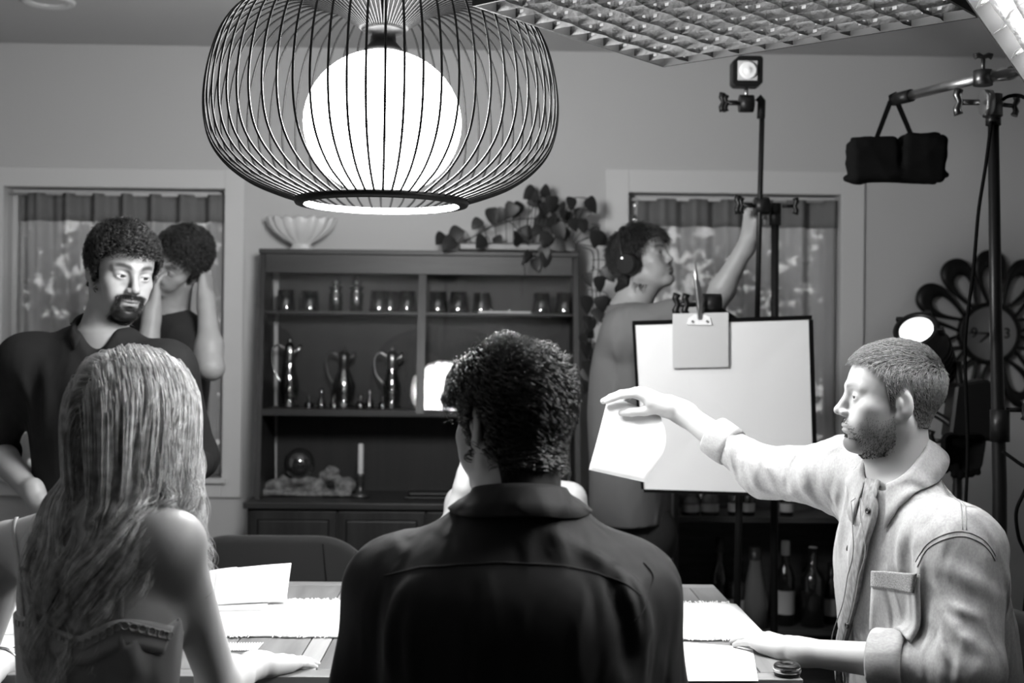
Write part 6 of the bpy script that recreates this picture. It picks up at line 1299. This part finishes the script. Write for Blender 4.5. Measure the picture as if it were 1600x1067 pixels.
# ---- man with headphones reaching up to the light stand
def headphone_man():
    D = 4.46; root = person('man in a grey tee with headphones reaching up to a light stand', J(985, 900, D)*A_(1, 1, 0)); inv = -np.array(root.location)
    hd = Head(J(1006, 407, D), (.80, -.48, .30), (-.28, .1, 1), .95); nb = J(985, 476, D+.03)
    shR, shL = J(982, 520, D-.10), J(1030, 510, D+.16); pel = J(985, 815, D+.03); elR, wR = J(1112, 482, D-.17), J(1169, 378, D-.26); elL, wL = J(1045, 640, D+.2), J(1085, 700, D); lat = unit(shR-shL)
    F = Field(); hd.build(F, lids=.0045, neck=nb, neck_r=.056, jaw=1.04, nose=.96); F.add(loft(pel, nb, -lat, [(.2, .14, .10, 0, 0), (.85, .14, .09, 0, 0), (1.0, .06, .055, 0, 0)]), .04)
    arm(F, shR, elR, wR, 1.05, .03); arm(F, shL, elL, wL, 1.0, .03)
    hy = unit(J(1174, 335, D-.30)-wR); hand(F, wR+hy*.006, hy, unit(A_(-.78, -.50, .25)), .98, True, [(.75, .30, .1), (1.0, 1.1, .5), (1.1, 1.1, .6), (1.1, 1.2, .6)], thumb=(.35, .8))
    hand(F, wL, unit(A_(.3, -.3, -.9)), A_(.6, -.7, 0), 1, False)
    lo, hi = hd.box(); regs = [(lo, hi, .003), (nb-A_(.12, .12, .06), A_(nb[0]+.12, nb[1]+.12, lo[2]+.004), .006)]
    b = bbox([shR*.4+elR*.6, elR, wR], .06); regs.append((b[0], b[1], .005)); b = bbox([wR, J(1195, 318, D-.3)], .06); regs.append((b[0], b[1], .003)); b = bbox([elL, wL], .07); b[0][2] -= .15; regs.append((b[0], b[1], .007))
    put('body', field_mesh('body', F, regs, lambda P: hd.face_tone(P, .26, brow=.15, beard='moustache', beard_tone=.14, lips=.7)), M['skin'], root, inv)
    hd.eyes(root, *EYES, look=(0, 1, .25))
    base = skull(hd, nb, .054); line = lambda L: hd.hairline(L, .060, .03, -.01, .015, -.085)
    thick = lambda L: np.interp(L[:, 2], [-.08, -.02, .04, .09, .12], [.012, .016, .018, .018, .020])*np.interp(L[:, 1], [-.1, .0, .09], [1.15, 1, .8]); ln = lambda L: np.interp(L[:, 2], [-.05, .0, .06, .12], [.03, .035, .045, .05])
    dark_hair_curls(hd, base, root, line, thick, 2600, np.random.default_rng(36), ln, 'hair_dark', 'strand_black', (.005, .7), .0013, .006, inv, .004, 55, .05, lift=.3)
    S = shirt_field(pel, nb-A_(0, 0, .012), -lat, (shR, shL), .185, .135); S.add(rc(shR, shR*.45+elR*.55, .082, .074), .06); S.add(rc(shL, shL*.5+elL*.5, .08, .072), .05)
    S.sub(rc(nb+A_(0, -.01, .028), nb+A_(0, -.02, .2), .064, .09), .01); fo = [(J(x0, y0, D-.2), J(x1, y1, D-.2), w, h) for x0, y0, x1, y1, w, h in ((1000, 500, 1058, 488, .013, .010), (1010, 520, 1050, 500, .012, .009), (955, 540, 950, 700, .018, .010), (975, 640, 945, 740, .016, .009), (940, 570, 985, 660, .016, -.008))]
    w1 = wrinkle(47, 38, .0045, (0, .1, 1)); add_folds(S, w1, fo); b = bbox([shR, shL, nb, pel, elR], .16); put('tee_shirt', field_mesh('tee_shirt', S, [(b[0], b[1], .009)]), M['tee_grey'], root, inv)
    # headphones: band over the crown and two ear cups
    hp = thing('headphones', 'black headphones worn by the man reaching up to the stand', 'headphones', hd.w(0, 0, .0))
    oi = -np.array(hp.location); tube('headband', [hd.w(.100*math.cos(a), -.035, .012+.128*math.sin(a)) for a in np.linspace(-.1, math.pi+.1, 25)], .0085, M['black_plastic'], hp, 8).location = oi
    for x in (-1, 1):
        cyl('ear_cup', hd.w(x*.086, -.020, -.008), hd.w(x*.122, -.024, -.006), .040, M['black_plastic'], hp, 20, .033).location = oi
        cyl('ear_cushion', hd.w(x*.080, -.020, -.008), hd.w(x*.088, -.020, -.008), .036, M['trousers'], hp, 20, .040).location = oi
    c = hd.w(.120, -.030, .018); put('indicator_light', lathe_mesh([(1e-5, .004), (.004, 0), (1e-5, -.004)], 8), mat('indicator_light', .8, .3, emit=2.5), hp, c+oi)
    standing_legs(root, inv, J(985, 840, D+.03), lat, A_(.7, -.7, 0), M['trousers'], vox=.016); return root

# ---- woman in the white top across the table
def white_woman():
    D = 3.80; root = person('woman in a white top across the table, mostly hidden by the black-shirted man', J(806, 1000, D)*A_(1, 1, 0)); inv = -np.array(root.location)
    hd = Head(J(815, 668, D), (-.05, -1, -.10), (0, 0, 1), .95); nb = J(808, 748, D+.02); shL, shR = J(890, 780, D), J(722, 786, D); pel = J(806, 1030, D+.06)
    elR, wR = J(690, 872, D-.14), J(728, 745, D-.18); elL, wL = J(925, 935, D-.06), J(880, 930, D-.26); lat = unit(shL-shR)
    F = Field(); hd.build(F, neck=nb, neck_r=.046, jaw=.92); secs = [(.0, .15, .105, 0, 0), (.42, .13, .09, 0, 0), (.66, .145, .095, .0, 0), (.8, .155, .085, 0, 0), (.92, .12, .065, 0, 0), (1.0, .055, .05, 0, 0)]
    F.add(loft(pel, nb, lat, secs, 2.3), .02)
    for s_ in (shL, shR): F.add(rc(nb-A_(0, 0, .02), s_, .046, .046), .05)
    arm(F, shR, elR, wR, .92, .03); arm(F, shL, elL, wL, .92, .03); hand(F, wR, A_(.25, .1, 1), A_(-.6, -.6, .1), .9, True, [(.4, .6, .4)]*4); hand(F, wL, A_(-.8, -.5, 0), A_(0, -.2, 1), .9, False)
    lo, hi = hd.box(); b = bbox([shL, shR, nb, elR, elL, wR, wL], .08); b[0][2] = .56; regs = [(lo, hi, .004), (b[0], A_(b[1][0], b[1][1], lo[2]+.006), .007)]; h = bbox([wR, wR+A_(.04, .02, .16)], .04); regs.append((h[0], h[1], .0045))
    put('body', field_mesh('body', F, regs, lambda P: hd.face_tone(P, .50)), M['skin'], root, inv); hd.eyes(root, *EYES)
    C = Field(); C.add(loft(pel, nb, lat, [(t, a+.007, d+.007, f, s_) for t, a, d, f, s_ in secs], 2.3), .02); C.add(rc(nb-A_(.055, 0, .03), nb-A_(.10, 0, .09), .055, .06), .04); C.add(rc(nb-A_(-.055, 0, .03), nb-A_(-.10, 0, .09), .055, .06), .04)
    w1 = wrinkle(51, 40, .004, (0, .1, 1)); C.sub(rc(nb+A_(0, -.06, .03), nb+A_(0, -.10, .2), .07, .10), .012); add_folds(C, w1, [])
    b = bbox([nb, pel, shL, shR], .14); b[0][2] = .60; put('top', field_mesh('top', C, [(b[0], b[1], .008)]), M['white_cloth'], root, inv)
    base = skull(hd, nb, .046); line = lambda L: hd.hairline(L, .058, .03, -.03, -.02, -.08)
    thick = lambda L: np.full(len(L), .014); ln = lambda L: np.interp(L[:, 2], [-.05, .0, .06, .12], [.10, .10, .05, .04])
    comb = lambda L: np.stack([L[:, 0]*5, L[:, 1]*4, -np.ones(len(L))], 1)
    ho, _ = short_hair(hd, base, root, line, thick, M['hair_blonde'], M['strand_blonde'], 2500, ln, comb, np.random.default_rng(9), .0009, .15, 12, vox=.006, curl=(.010, 1.2)); ho.location = inv
    seated_legs(root, inv, pel, A_(0, -1, 0), lat, M['trousers'], .36, .9); return root
PEOPLE = (denim_man, back_man, blonde_woman, standing_man, weary_man, headphone_man, white_woman)

for make in PEOPLE: make()
